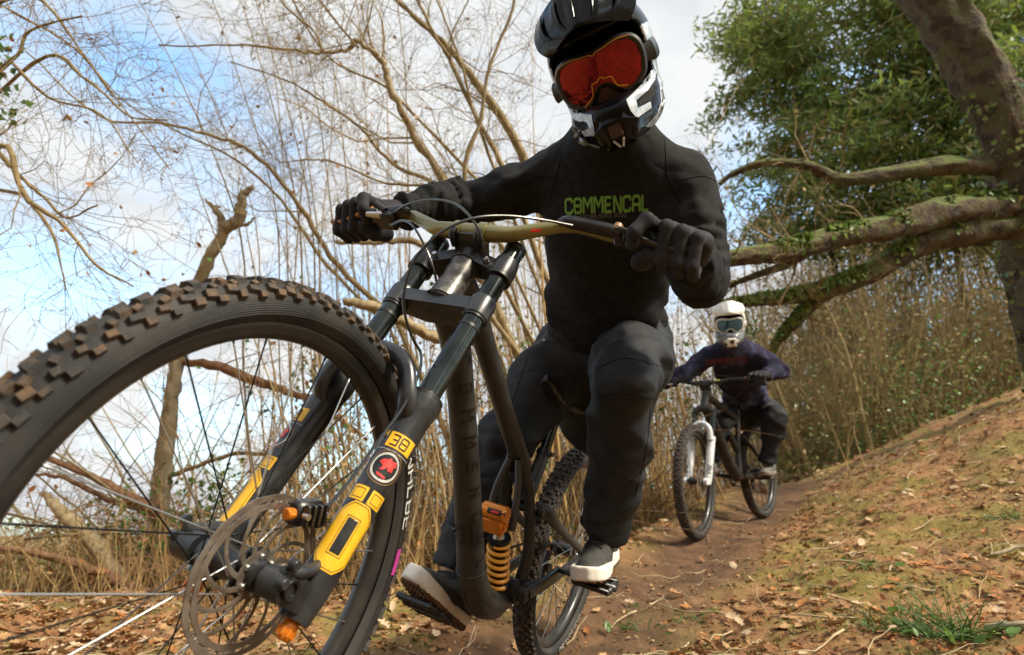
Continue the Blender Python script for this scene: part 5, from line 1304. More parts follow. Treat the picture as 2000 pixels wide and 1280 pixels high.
def fast_mesh(name, v, f, mats, parent=None, base=None, mi=None, smooth=True):
    me = bpy.data.meshes.new(name); v = np.asarray(v, float); f = np.asarray(f)
    if base is not None and len(v): v = v - np.asarray(base)
    k = f.shape[1] if len(f) else 4
    me.vertices.add(len(v)); me.vertices.foreach_set('co', v.reshape(-1)); me.loops.add(len(f) * k); me.loops.foreach_set('vertex_index', f.reshape(-1).astype(np.int32))
    me.polygons.add(len(f)); me.polygons.foreach_set('loop_start', np.arange(0, len(f) * k, k, dtype=np.int32))
    for m in (mats if isinstance(mats, (list, tuple)) else [mats]): me.materials.append(m)
    if mi is not None: me.polygons.foreach_set('material_index', np.asarray(mi, np.int32))
    if smooth: me.polygons.foreach_set('use_smooth', np.ones(len(f), bool))
    me.update(); me.validate(); return link(bpy.data.objects.new(name, me), parent)

def leaves(name, pos, nrm_, size, mats, parent=None, base=None, shape='oval', curl=.25, kind=None):
    """many small leaves: pos (n,3), normals (n,3), sizes (n,)"""
    n = len(pos); pos = np.asarray(pos); nrm_ = np.asarray(nrm_, float); nrm_ = nrm_ / (np.linalg.norm(nrm_, axis=1)[:, None] + 1e-9)
    a = RNG.uniform(0, 2 * math.pi, n); t = np.cross(nrm_, np.array([.31, .55, .77])); t /= np.linalg.norm(t, axis=1)[:, None] + 1e-9; bt = np.cross(nrm_, t)
    X = np.cos(a)[:, None] * t + np.sin(a)[:, None] * bt; Y = np.cross(nrm_, X)
    if shape == 'oak': o2 = np.array([(-.5, 0), (-.30, .10), (-.24, .24), (-.10, .15), (.02, .30), (.14, .17), (.28, .24), (.36, .10), (.52, 0)])
    elif shape == 'needle': o2 = np.array([(-.5, 0), (-.2, .09), (.2, .10), (.5, 0)])
    elif shape == 'ivy': o2 = np.array([(-.45, 0), (-.35, .30), (-.05, .42), (.1, .2), (.55, 0)])
    else: o2 = np.array([(-.5, 0), (-.22, .24), (.15, .26), (.5, 0)])
    k = len(o2); mid = np.stack([o2[:, 0], 0 * o2[:, 0]], 1)[1:-1]
    tmpl = np.concatenate([o2, mid, np.stack([o2[1:-1, 0], -o2[1:-1, 1]], 1)])      # upper outline, midrib, lower outline
    z = curl * (np.abs(tmpl[:, 1]) * 1.1 + tmpl[:, 0] ** 2 * .8) * RNG.uniform(-.5, 1.6, (n, 1)) + RNG.normal(0, .03 * curl * 2, (n, len(tmpl)))
    ct = tmpl[None] * size[:, None, None]
    v = pos[:, None] + ct[..., 0:1] * X[:, None] + ct[..., 1:2] * Y[:, None] + (z * size[:, None])[..., None] * nrm_[:, None]
    up = lambda i: i; m = lambda i: (0 if i == 0 else (k - 1 if i == k - 1 else k + i - 1)); lo = lambda i: (0 if i == 0 else (k - 1 if i == k - 1 else 2 * k - 2 + i - 1))
    F = []
    for i in range(k - 1):
        for (A, B) in ((m, up), (lo, m)):
            q = [A(i), A(i + 1), B(i + 1), B(i)]; q = list(dict.fromkeys(q))
            if len(q) == 3: q.append(q[-1])
            F.append(q)
    # triangles keep degenerate quads out
    Tr = []
    for q in F:
        Tr.append(q[:3])
        if q[3] != q[2]: Tr.append([q[0], q[2], q[3]])
    Tr = np.array(Tr); f = (Tr[None] + (np.arange(n) * len(tmpl))[:, None, None]).reshape(-1, 3)
    mi = np.repeat(RNG.integers(0, len(mats), n), len(Tr)) if len(mats) > 1 else None
    o = fast_mesh(name, v.reshape(-1, 3), f, mats, parent, base, mi)
    if kind: tag(o, kind=kind)
    return o

def walk(p, d, L, k, wander, up=0.0, bend=None):
    """wandering polyline"""
    x, y, z = (float(c) for c in p); dx, dy, dz = (float(c) for c in d); q = math.sqrt(dx * dx + dy * dy + dz * dz) + 1e-12; dx /= q; dy /= q; dz /= q
    R_ = RNG.normal(0, wander, (k - 1, 3)).tolist(); st = L / (k - 1); P = [(x, y, z)]
    for a, b, c in R_:
        dx += a; dy += b; dz += c + up; q = math.sqrt(dx * dx + dy * dy + dz * dz) + 1e-12; dx /= q; dy /= q; dz /= q
        x += dx * st; y += dy * st; z += dz * st; P.append((x, y, z))
    return np.array(P)
def sprout(tb, pts, r0, r1, n, lr, level, spread=.9, wander=.22, up=.05, frm=.2, droop=0.0):
    """side twigs on a polyline, recursive"""
    K = len(pts)
    for _ in range(n):
        t = RNG.uniform(frm, 1) * (K - 1); i = min(int(t), K - 2); p = pts[i] + (pts[i + 1] - pts[i]) * (t - i); d0 = nrm(pts[i + 1] - pts[i])
        d = nrm(d0 * RNG.uniform(.4, 1.0) + RNG.normal(0, spread, 3) * .8)
        L = RNG.uniform(*lr) * (1.15 - .5 * t / K); rr = max(.0015, min(.010, (r0 + (r1 - r0) * t / K) * RNG.uniform(.22, .42)))
        q = walk(p, d, L, 6, wander, up - droop); tb.add(q, rr, max(.0008, rr * .4))
        if level > 0: sprout(tb, q, rr, rr * .4, max(2, int(n * .55)), (lr[0] * .4, lr[1] * .45), level - 1, spread, wander * 1.1, up, .15, droop)
def rough_tube(p, rr, n=16, rough=.085, seed=2):
    b = MB(); b.tube(p, 1, n); K = len(p); rad = np.interp(np.linspace(0, 1, K), np.linspace(0, 1, len(rr)), rr)
    v = np.array(b.v).reshape(K, n, 3); off = v - p[:, None]; sc = .09 / max(rr)
    k = 1 + rough * 3 * (vnoise(v * V(1, 1, .4), 13 * sc, seed) + .7 * vnoise(v * V(1, 1, .6), 37 * sc, seed + 3) + .4 * vnoise(v, 90 * sc, seed + 5))
    return (p[:, None] + off * (rad[:, None] * k)[..., None]).reshape(-1, 3), b.f
def poly_px(px): return catmull([at(*p) for p in px], 5)

def shrub(name, label, cat, stems, twig_m, stem_m, group=None, twigs=(9, (.35, .9), 1), ivy=None, dead=0, base=None, stem_n=7, spread=.9, droop=0.0):
    """stems: list of (points, r0, r1); each stem is a part, its fine twigs one part more"""
    base = np.asarray(stems[0][0][0] if base is None else base); root = empty(name, Matrix.Translation(Vector(base))); tag(root, label, cat, group)
    tb = Tubes(3)
    for (p, r0, r1) in stems:
        p = np.array(p) + np.concatenate([[np.zeros(3)], RNG.normal(0, r0 * .13, (len(p) - 1, 3))])
        b = MB(); rr = np.linspace(r0, r1, len(p)) * (1 + .12 * RNG.normal(0, 1, len(p)).clip(-1, 1)); b.tube(p, rr, stem_n, caps=True)
        mesh_obj('stem', b.v, b.f, stem_m if not isinstance(stem_m, list) else stem_m[int(RNG.integers(len(stem_m)))], root, True, None, None, base)
        sprout(tb, p, r0, r1, twigs[0], twigs[1], twigs[2], spread, droop=droop)
    if tb.g:
        o = tb.build('twigs', twig_m, root, base); tag(o, kind='stuff')
    if dead or ivy:
        allp = np.concatenate([v for K, L in tb.g.items() for v in [np.concatenate([x[0] for x in L])]]) if tb.g else np.concatenate([s_[0] for s_ in stems])
        if dead:
            i = RNG.integers(0, len(allp), dead); leaves('dead_leaves', allp[i], RNG.normal(0, 1, (dead, 3)), RNG.uniform(.02, .045, dead), [M['leaf_tan'], M['leaf_rust']], root, base, 'oval', .5, 'stuff')
        if ivy:
            cen, rad, cnt = ivy; cen = np.asarray(cen); j = RNG.integers(0, len(cen), cnt)
            leaves('ivy', cen[j] + RNG.normal(0, rad, (cnt, 3)), RNG.normal(0, 1, (cnt, 3)) + V(0, -.6, .5), RNG.uniform(.025, .055, cnt), [M['ivy'], M['ivy'], M['ivy2']], root, base, 'ivy', .2, 'stuff')
    return root
def on_ground(x, y): return V(x, y, float(gh(x, y)))

# big leaning hazel behind the riders, traced stem by stem
HZ = [
 ([(1120, 640, 5.2), (1018, 305, 5.0), (926, 157, 4.9), (877, 95, 4.85), (811, 33, 4.8), (740, -40, 4.8)], .050, .018),
 ([(1105, 640, 5.0), (982, 328, 4.8), (940, 249, 4.8), (885, 130, 4.8), (848, 66, 4.7), (800, -30, 4.7)], .032, .012),
 ([(960, 620, 4.3), (907, 354, 4.2), (936, 246, 4.2), (949, 164, 4.2), (962, 115, 4.2), (1002, 16, 4.2), (1010, -40, 4.2)], .022, .010),
 ([(985, 640, 4.5), (867, 357, 4.4), (815, 279, 4.4), (782, 210, 4.3), (757, 160, 4.3), (750, 125, 4.3), (725, 98, 4.3), (693, 82, 4.3), (680, 96, 4.3), (628, 102, 4.2), (566, 98, 4.2), (480, 88, 4.2), (310, 90, 4.2)], .036, .007),
 ([(985, 560, 4.5), (870, 380, 4.4), (779, 328, 4.4), (736, 289, 4.3), (703, 249, 4.3), (631, 200, 4.3), (559, 157, 4.3), (450, 120, 4.3)], .020, .006),
 ([(980, 480, 4.4), (861, 377, 4.3), (789, 361, 4.3), (746, 357, 4.3), (664, 321, 4.2), (608, 312, 4.2), (549, 318, 4.2)], .017, .005),
 ([(700, 95, 4.3), (655, 40, 4.25), (600, -30, 4.2)], .013, .008), ([(632, 102, 4.2), (612, 60, 4.2), (570, 25, 4.2), (530, -20, 4.2)], .012, .007),
 ([(940, 360, 4.6), (800, 215, 4.5), (745, 165, 4.5), (640, 110, 4.5), (560, -20, 4.4)], .016, .007),
 ([(1000, 420, 4.9), (930, 235, 4.8), (905, 140, 4.8), (870, 40, 4.8), (835, -40, 4.8)], .018, .009),
 ([(770, 620, 4.8), (660, 520, 4.6), (600, 425, 4.5), (545, 350, 4.4), (480, 290, 4.3), (400, 262, 4.2), (310, 240, 4.2), (195, 228, 4.1), (50, 100, 4.0)], .026, .006),
 ([(760, 640, 4.9), (640, 520, 4.7), (585, 440, 4.6), (520, 360, 4.5), (440, 300, 4.4), (330, 250, 4.3), (240, 195, 4.2), (120, 60, 4.2)], .018, .004),
]
hz = [(poly_px(p), r0 * .8, r1 * .8) for p, r0, r1 in HZ]
# carry each stem down to the stool it grows from
stool = on_ground(.75, 5.35)
hz2 = []
for i, (p, r0, r1) in enumerate(hz):
    if i in (6, 7): hz2.append((p, r0, r1)); continue
    s0 = stool + V(RNG.normal(0, .22) - (.9 if i > 9 else 0), RNG.normal(0, .15) - (.5 if i > 9 else .0), 0); s0[2] = gh(s0[0], s0[1]) - .05
    a = np.array([s0, s0 * .55 + p[0] * .45 + V(.05, 0, .1)]); hz2.append((np.concatenate([catmull([s0, a[1], p[0]], 4)[:-1], p]), r0 * 1.25, r1))
shrub('hazel_tree', 'many stemmed bare hazel leaning left across the sky behind the near rider', 'tree', hz2, M['bark_dark'], M['bark_hazel'], twigs=(13, (.35, 1.3), 2), dead=160, base=stool, stem_n=9)

# thin upright whips on the left of it
st = []
for (x0, x1, y0) in ((585, 450, 560), (622, 520, 600), (655, 560, 620), (690, 610, 640), (540, 395, 540), (500, 300, 560), (720, 690, 640), (760, 735, 640), (470, 240, 580), (800, 770, 640), (610, 480, 560), (560, 505, 560)):
    z = RNG.uniform(4.4, 6.5); p = catmull([at(x0 + 30, 1020, z), at(x0 + 6, (y0 + 900) / 2, z), at(x0, y0 - 120, z), at((x0 + x1) / 2 + 8, 180, z), at(x1, -60, z)], 5); p[0][2] = gh(p[0][0], p[0][1]) - .03; st.append((p, RNG.uniform(.007, .013), .003))
shrub('hazel_shrub', 'tall thin upright whips standing left of the leaning hazel', 'shrub', st, M['bark_dark'], [M['bark_hazel'], M['cane']], 'hazel shrubs', twigs=(16, (.3, 1.0), 1), dead=90, stem_n=5)

# dense canes between the near wheel and the far rider
lab = ['straw coloured cane thicket right behind the fork legs', 'tangle of canes seen between down tube and fork', 'cane thicket behind the near rider hips', 'tall canes directly left of the far rider', 'cane thicket behind the saddle and rear tyre', 'canes rising behind the far rider handlebar']
spots = [(-.75, 4.6), (-.15, 4.9), (.45, 5.2), (1.35, 6.1), (.85, 5.7), (1.85, 6.7)]
for i, (cx_, cy_) in enumerate(spots):
    st = []
    for k in range(42):
        x, y = cx_ + RNG.normal(0, .30), cy_ + RNG.normal(0, .30); b = on_ground(x, y) - V(0, 0, .04); H = RNG.uniform(1.2, 4.2)
        st.append((walk(b, V(RNG.normal(-.16, .16), RNG.normal(0, .12), 1), H, 9, .05, .02), RNG.uniform(.005, .014), .002))
    iv = [s_[0][j] for s_ in st[:5] for j in range(1, 6)]
    shrub('cane_thicket', lab[i], 'shrub', st, M['cane'], [M['cane'], M['cane2'], M['bark_hazel']], 'cane thickets left of the trail', twigs=(7, (.2, .7), 1), ivy=(iv, .10, 330), dead=150, base=on_ground(cx_, cy_), stem_n=5)

# dark bare tree at the left edge
LT = [([(-160, 420, 3.4), (0, 285, 3.2), (45, 380, 3.1), (125, 440, 3.0), (185, 515, 3.0), (260, 560, 3.0)], .020, .004), ([(-120, 200, 3.3), (20, 120, 3.2), (60, 60, 3.2), (160, 30, 3.1)], .014, .004),
      ([(-100, 180, 3.4), (0, 300, 3.3), (40, 345, 3.2), (85, 385, 3.2), (130, 425, 3.2), (190, 400, 3.1)], .015, .004), ([(20, 120, 3.3), (95, 190, 3.3), (200, 225, 3.2), (270, 320, 3.2)], .010, .003),
      ([(45, 380, 3.1), (100, 450, 3.1), (120, 520, 3.0), (128, 570, 3.0)], .010, .003), ([(-80, 60, 3.5), (60, -10, 3.4), (180, 130, 3.4), (330, 330, 3.4)], .012, .003),
      ([(-60, 230, 3.5), (90, 110, 3.4), (160, 150, 3.3), (200, 180, 3.3), (255, 228, 3.3), (330, 235, 3.3)], .012, .004), ([(0, 10, 3.5), (140, 90, 3.5), (220, 190, 3.4)], .009, .003)]
base_l = on_ground(-4.2, 3.6)
tr_l = [(np.concatenate([catmull([base_l, base_l + V(.15, -.1, 1.4), at(-220, 330, 3.5)], 5)]), .085, .05)]
for p, r0, r1 in LT: tr_l.append((np.concatenate([[at(-220, 330, 3.5)], poly_px(p)]), r0, r1))
iv = [at(0, 130, 3.2), at(10, 180, 3.2), at(18, 225, 3.2), at(5, 90, 3.2), at(-30, 150, 3.2)]
shrub('bare_tree', 'dark bare branches with ivy hanging in from the left edge', 'tree', tr_l, M['bark_dark'], M['bark_dark'], twigs=(10, (.3, 1.0), 2), ivy=(iv, .045, 90), dead=40, base=base_l, droop=.08)

# pale snag with broken top and its fork, seen through the wheel
def snag():
    z = 4.6; b0 = aty(318, 1092, 4.9); b0[2] = gh(b0[0], b0[1]) - .05
    root = empty('dead_tree', Matrix.Translation(Vector(b0))); tag(root, 'pale barkless snag with broken forked top, seen through the front wheel', 'tree')
    def limb(name, px, rr, m, n=14, zz=z):
        p = catmull([at(x, y, zz) for x, y in px], 6); 
        p = p + RNG.normal(0, .004, p.shape); v_, f_ = rough_tube(p, rr, n, .07)
        o = mesh_obj(name, v_, f_, M[m], root, True, None, None, b0); return p
    base_p = [(b0 - 0)]
    p = limb('trunk', [(312, 1180), (312, 1115), (312, 1010), (316, 930), (326, 850), (338, 760), (352, 690), (375, 600), (400, 520), (428, 470), (440, 440)], [.10, .082, .066, .060, .057, .054, .051, .048, .045, .042, .040], 'bark_pale')
    limb('broken_limb', [(438, 445), (465, 430), (472, 400), (476, 378), (492, 366)], [.046, .042, .036, .03, .016], 'bark_pale'); limb('broken_limb', [(438, 445), (425, 415), (402, 390)], [.032, .026, .008], 'bark_pale'); limb('broken_limb', [(455, 436), (480, 440), (500, 424)], [.02, .014, .004], 'bark_pale')
    q = [limb('side_branch', [(345, 705), (420, 715), (490, 740), (560, 765), (620, 790), (720, 860)], [.026, .034, .036, .026, .022, .012], 'bark_rot'), limb('side_branch', [(318, 1005), (250, 970), (190, 935), (105, 900), (20, 870)], [.040, .034, .026, .020, .012], 'bark_rot', zz=4.5), limb('side_branch', [(300, 1000), (210, 975), (130, 935), (70, 925)], [.03, .022, .016, .01], 'bark_rot', zz=4.7),
         limb('side_branch', [(322, 935), (400, 905), (470, 885), (540, 892), (600, 910)], [.018, .015, .014, .01, .005], 'bark_dark')]
    w = MB()     # creeper wound round the trunk
    T_ = [p[int(i)] for i in np.linspace(4, len(p) - 12, 60)]; w.tube([c + .072 * V(math.cos(i * .55), math.sin(i * .55), 0) * (1 - i / 200) for i, c in enumerate(T_)], .006, 5); w.build('creeper', M['bark_hazel'], root, base=b0)
    tb = Tubes(3)
    for x in q: sprout(tb, x, .02, .01, 9, (.25, .8), 1)
    sprout(tb, p, .02, .008, 12, (.3, .9), 1); o = tb.build('twigs', M['bark_dark'], root, b0); tag(o, kind='stuff')
    n = 420; cen = np.array([at(350, 980, 4.5), at(380, 1010, 4.4), at(300, 1035, 4.4), at(420, 960, 4.5), at(480, 930, 4.6), at(250, 1000, 4.4), at(440, 1040, 4.2), at(560, 930, 4.8), at(640, 750, 5.0), at(610, 740, 5.0)]); j = RNG.integers(0, len(cen), n)
    leaves('ivy', cen[j] + RNG.normal(0, .10, (n, 3)), RNG.normal(0, 1, (n, 3)) + V(0, -.6, .5), RNG.uniform(.03, .06, n), [M['ivy'], M['ivy2']], root, b0, 'ivy', .2, 'stuff')
    return root
snag()
# fallen log leaning at the snag's foot, and a broken bough behind the fork
def log(name, label, px, rr, m, n=12):
    p = catmull([at(*q) for q in px], 6); p = p + RNG.normal(0, .006, p.shape); root = empty(name, Matrix.Translation(Vector(p[0]))); tag(root, label, 'branch')
    v_, f_ = rough_tube(p, rr, n, .10, float(RNG.random() * 9)); mesh_obj('wood', v_, f_, M[m], root, True, None, None, p[0])
    tb = Tubes(3); sprout(tb, p, rr[0] * .4, .004, 10, (.15, .6), 1); o = tb.build('twigs', M['bark_dark'], root, p[0]); tag(o, kind='stuff'); return root
log('fallen_branch', 'thick rotten bough leaning against the foot of the snag', [(250, 1165, 4.3), (200, 1085, 4.3), (150, 1030, 4.3), (118, 995, 4.35), (85, 965, 4.4)], [.055, .058, .05, .04, .02], 'bark_hazel')
log('fallen_branch', 'reddish bare branch lying low behind the wheel spokes', [(330, 1185, 4.2), (200, 1120, 4.2), (60, 1078, 4.25), (-60, 1072, 4.3)], [.045, .032, .024, .016], 'bark_rot')
log('fallen_branch', 'broken ochre bough crossing behind the fork crown', [(672, 588, 4.0), (730, 600, 4.0), (790, 630, 4.1), (850, 660, 4.2), (905, 665, 4.3), (960, 690, 4.4), (1030, 900, 4.8)], [.026, .034, .036, .04, .044, .044, .04], 'bark_hazel')
log('fallen_branch', 'short broken stub crossing left of the fork stanchion', [(655, 470, 4.4), (720, 474, 4.4), (790, 470, 4.5), (860, 490, 4.6), (960, 560, 4.8)], [.014, .018, .022, .026, .03], 'bark_hazel')

# mossy oak on the right bank with its low limbs
def oak():
    b0 = at(2040, 800, 6.4); b0[2] = gh(b0[0], b0[1]) - .1
    root = empty('mossy_tree', Matrix.Translation(Vector(b0))); tag(root, 'thick mossy trunk at the right edge with long low limbs', 'tree')
    def limb(name, px, rr, m, n=20, rough=.085):
        p = catmull([at(*q) for q in px], 10); v_, f_ = rough_tube(p, rr, n, rough * .8); mesh_obj(name, v_, f_, M[m], root, True, None, None, b0); return p
    tp = [limb('trunk', [(2100, 850, 6.4), (2070, 720, 6.4), (2035, 560, 6.4), (2005, 400, 6.4), (1965, 260, 6.4), (1900, 120, 6.4), (1825, 0, 6.4), (1735, -120, 6.4)], [.30, .28, .27, .27, .26, .25, .23, .21], 'bark_moss', 30, .085),
          limb('limb', [(1995, 400, 6.4), (1880, 415, 6.2), (1800, 425, 6.0), (1720, 448, 5.8), (1640, 462, 5.6), (1560, 482, 5.4), (1480, 498, 5.2), (1400, 510, 5.1), (1330, 540, 5.0)], [.17, .16, .14, .12, .10, .085, .075, .065, .04], 'bark_moss'),
          limb('limb', [(1990, 440, 6.4), (1860, 458, 6.2), (1780, 485, 6.1), (1700, 532, 6.0), (1620, 565, 5.9), (1540, 582, 5.8), (1470, 590, 5.7), (1400, 600, 5.6)], [.15, .14, .12, .10, .075, .06, .045, .03], 'bark_moss'),
          limb('limb', [(1640, 560, 5.95), (1595, 590, 5.9), (1560, 625, 5.9), (1530, 655, 5.9), (1505, 690, 5.9)], [.06, .055, .045, .04, .02], 'bark_moss'),
          limb('limb', [(1985, 325, 6.4), (1840, 325, 6.2), (1740, 340, 6.1), (1640, 350, 6.0), (1580, 325, 5.9), (1500, 318, 5.8), (1440, 335, 5.8), (1405, 360, 5.8)], [.10, .09, .075, .06, .045, .035, .028, .02], 'bark_moss'),
          limb('limb', [(1620, 470, 5.6), (1540, 515, 5.5), (1470, 540, 5.4), (1420, 560, 5.4)], [.04, .035, .03, .02], 'bark_moss')]
    tb = Tubes(3)
    for i, p in enumerate(tp): sprout(tb, p, .05, .02, 12 if i else 5, (.3, 1.1), 2, up=.0)
    o = tb.build('twigs', M['bark_dark'], root, b0); tag(o, kind='stuff')
    # moss cushions along the tops, ivy on the trunk
    P_ = []; Nn = []
    for i, p in enumerate(tp[1:4]):
        for _ in range(3600 if i < 2 else 900):
            j = int(RNG.integers(2, len(p) - 1)); r = np.interp(j / len(p), [0, .3, 1], [.15, .11, .035]); a = RNG.normal(1.2, .7); dr = nrm(np.cross(nrm(p[j] - p[j - 1]), V(0, 0, 1))); n_ = math.cos(a) * -dr + math.sin(a) * V(0, 0, 1)
            if vnoise(p[j] * 1.0, 9, i) < -.1: continue
            P_.append(p[j] + (p[j - 1] - p[j]) * RNG.random() + n_ * r * RNG.uniform(1.0, 1.38)); Nn.append(n_ + RNG.normal(0, .6, 3))
    leaves('moss', np.array(P_), np.array(Nn), RNG.uniform(.03, .075, len(P_)), [M['moss'], M['ivy2'], M['moss']], root, b0, 'oval', .4, 'stuff')
    n = 900; j = RNG.integers(0, 44, n); c = tp[0][j + 2]; a = RNG.uniform(0, 6.28, n); dr = np.stack([np.cos(a), np.sin(a), 0 * a], 1)
    leaves('ivy', c + dr * RNG.uniform(.28, .36, (n, 1)) + RNG.normal(0, .06, (n, 3)), dr + RNG.normal(0, .5, (n, 3)), RNG.uniform(.04, .08, n), [M['ivy'], M['moss'], M['brush2']], root, b0, 'ivy', .2, 'stuff')
    return root
oak()

def evergreen(name, label, c0, sprays, mats, seed_r=1.0, t0=.4):
    """dense evergreen: trunk, boughs and many leafy sprays"""
    b0 = on_ground(c0[0], c0[1]); root = empty(name, Matrix.Translation(Vector(b0))); tag(root, label, 'tree', 'evergreens at the right')
    H = c0[2]; tb = Tubes(4); tk = MB(); tp = walk(b0 - V(0, 0, .1), V(0, 0, 1), H, 10, .03); tk.tube(tp, np.linspace(.09, .03, 10), 9); mesh_obj('trunk', tk.v, tk.f, M['bark_moss'], root, True, None, None, b0)
    P_ = []; N_ = []; S_ = []
    for i in range(sprays):
        t = RNG.uniform(t0, 1); o = b0 + V(0, 0, 1) * t * H + (tp[min(9, int(t * 9))] - b0) * V(1, 1, 0); a = RNG.uniform(0, 6.28); L = seed_r * (.55 + .45 * math.sin((t - t0) / (1 - t0) * 2.6 + .25)) * RNG.uniform(.4, 1.4)
        q = walk(o, V(math.cos(a), math.sin(a), RNG.uniform(-.15, .45)), L, 7, .16, -.04); tb.add(q, .014, .003)
        m = int(48 * L) + 14; j = RNG.uniform(1.2, 6, m); k = j.astype(int).clip(0, 5); p = q[k] + (q[np.minimum(k + 1, 6)] - q[k]) * (j - k)[:, None] + RNG.normal(0, .12 + .05 * L, (m, 3)) * V(1, 1, .6) - V(0, 0, .05)
        P_.append(p); N_.append(RNG.normal(0, 1, (m, 3)) + V(0, 0, .7)); S_.append(RNG.uniform(.14, .34, m))
    tag(tb.build('boughs', M['bark_dark'], root, b0), kind='stuff')
    leaves('foliage', np.concatenate(P_), np.concatenate(N_), np.concatenate(S_), mats, root, b0, 'needle', .3, 'stuff'); return root
EV = [M['evergreen'], M['evergreen2'], M['brush2']]
evergreen('evergreen_tree', 'dense dark evergreen high at right, nearest the mossy trunk', (10.2, 13.2, 13.4), 330, EV, 3.1, .33)
evergreen('evergreen_tree', 'light tipped evergreen left of the others against white sky', (8.2, 14.2, 13.6), 220, EV, 2.3, .36)
evergreen('evergreen_tree', 'evergreen filling the gap right of the mossy trunk', (13.6, 13.2, 11.8), 100, EV, 2.2, .5)

def stalks():
    tb = Tubes(3); n = 5200
    for _ in range(n):
        t = RNG.uniform(-.55, 1); x = -1.3 + 3.9 * t + RNG.normal(0, .35); y = 4.35 + (2.3 * t if t > 0 else -1.2 * t) + RNG.normal(0, .45)
        if abs(x - float(trail_x(y))) < .75 or (t < 0 and RNG.random() < .62): continue
        b = on_ground(x, y); tb.add(walk(b, V(RNG.normal(-.12, .3), RNG.normal(0, .25), 1), RNG.uniform(.3, 1.7) * (1 - .25 * t if t > 0 else .45), 6, .10, -.01), RNG.uniform(.002, .0055), .001)
    tag(tb.build('dry_stalks', [M['cane']], None, None), 'wall of dry straw coloured stalks along the left of the trail', 'stalks', kind='stuff')
    tb = Tubes(3)
    for _ in range(420):      # arching bramble runners through it
        t = RNG.random(); x = -1.6 + 4.0 * t + RNG.normal(0, .3); y = 4.3 + 2.2 * t + RNG.normal(0, .4)
        if abs(x - float(trail_x(y))) < .6: continue
        tb.add(walk(on_ground(x, y), V(RNG.normal(0, .7), RNG.normal(-.2, .3), 1), RNG.uniform(.8, 2.4), 12, .12, -.11), RNG.uniform(.002, .004), .001)
    tag(tb.build('bramble_runners', M['bark_rot'], None, None), 'thin arching bramble runners tangled in the dry stalks', 'bramble', kind='stuff')
    tb = Tubes(4)
    for _ in range(190):      # fallen and leaning pale branches at the left
        x = RNG.uniform(-4.6, .2); y = RNG.uniform(4.6, 7.5); q = walk(on_ground(x, y) + V(0, 0, RNG.uniform(0, .5)), V(RNG.normal(0, .9), RNG.normal(0, .4), RNG.uniform(.1, 1.0)), RNG.uniform(.7, 2.6), 9, .13, -.02); r = RNG.uniform(.004, .016); tb.add(q, r, r * .3); sprout(tb, q, r, r * .3, 4, (.2, .8), 1)
    tag(tb.build('leaning_branches', M['bark_hazel'], None, None), 'tangle of leaning pale branches behind the front wheel', 'branches', kind='stuff')
    n = 5200; t = RNG.random(n); x = -1.4 + 4.0 * t + RNG.normal(0, .35, n); y = 4.5 + 2.3 * t + RNG.normal(0, .4, n); k = np.abs(x - trail_x(y)) > .7; x, y = x[k], y[k]
    z = gh(x, y) + RNG.random(len(x)) ** 1.5 * 1.9
    o = leaves('thicket_leaves', np.stack([x, y, z], 1), RNG.normal(0, 1, (len(x), 3)), RNG.uniform(.02, .055, len(x)), [M['leaf_tan'], M['cane'], M['brush2'], M['leaf_rust'], M['ivy']], None, None, 'oval', .5, 'stuff'); tag(o, 'dead and green leaves caught in the straw coloured thicket', 'leaves')
stalks()
# ------------------------------------------------------------------ far wood, litter and small plants
def far_wood():
    P_ = []; N_ = []; S_ = []; Mi = []; tb = Tubes(4)
    for i in range(190):
        y = RNG.uniform(10.8, 24); r = RNG.uniform(.34, 1.05); x = y * r; b = on_ground(x, y); H = RNG.uniform(2.2, 5.0) + (2.4 if y > 15 and r > .42 else 0) * (1 if r > .45 else .75)
        for k in range(int(RNG.integers(3, 7))):
            q = walk(b + V(RNG.normal(0, .3), RNG.normal(0, .3), -.1), V(RNG.normal(0, .2), RNG.normal(0, .2), 1), H, 8, .09); tb.add(q, .05 * RNG.uniform(.4, 1.3), .008); sprout(tb, q, .03, .008, 11, (.4, 1.4), 1)
        m = int(RNG.integers(170, 300)); P_.append(b + RNG.normal(0, 1, (m, 3)) * V(.65, .65, .42 * H) + V(0, 0, H * .5)); N_.append(RNG.normal(0, 1, (m, 3))); S_.append(RNG.uniform(.05, .12, m))
    o = tb.build('woodland', M['brush'], None, None); tag(o, 'brown leafless woodland on the hillside behind the right bank', 'woodland', kind='stuff')
    leaves('woodland_brush', np.concatenate(P_), np.concatenate(N_), np.concatenate(S_), [M['brush'], M['brush'], M['brush2'], M['cane']], o, None, 'oval', .4, 'stuff')
far_wood()
def low_scrub():
    P_ = []; N_ = []; S_ = []; tb = Tubes(3)
    for i in range(190):
        y = RNG.uniform(4.8, 10.5); x = y * RNG.uniform(-.95, .12); b = on_ground(x, y); H = RNG.uniform(.25, .8)
        for k in range(6): q = walk(b + V(RNG.normal(0, .2), RNG.normal(0, .2), -.03), V(RNG.normal(0, .5), RNG.normal(0, .5), 1), H * RNG.uniform(.7, 1.6), 6, .16, -.03); tb.add(q, .006, .0015); sprout(tb, q, .004, .0015, 4, (.15, .5), 1)
        m = 46; P_.append(b + RNG.normal(0, 1, (m, 3)) * V(.28, .28, .3 * H) + V(0, 0, H * .45)); N_.append(RNG.normal(0, 1, (m, 3))); S_.append(RNG.uniform(.03, .07, m))
    o = tb.build('low_scrub', M['cane'], None, None); tag(o, 'low brown bramble scrub along the brow at left', 'scrub', kind='stuff')
    leaves('scrub_leaves', np.concatenate(P_), np.concatenate(N_), np.concatenate(S_), [M['leaf_rust'], M['leaf_tan'], M['brush2'], M['ivy']], o, None, 'oval', .4, 'stuff')
low_scrub()
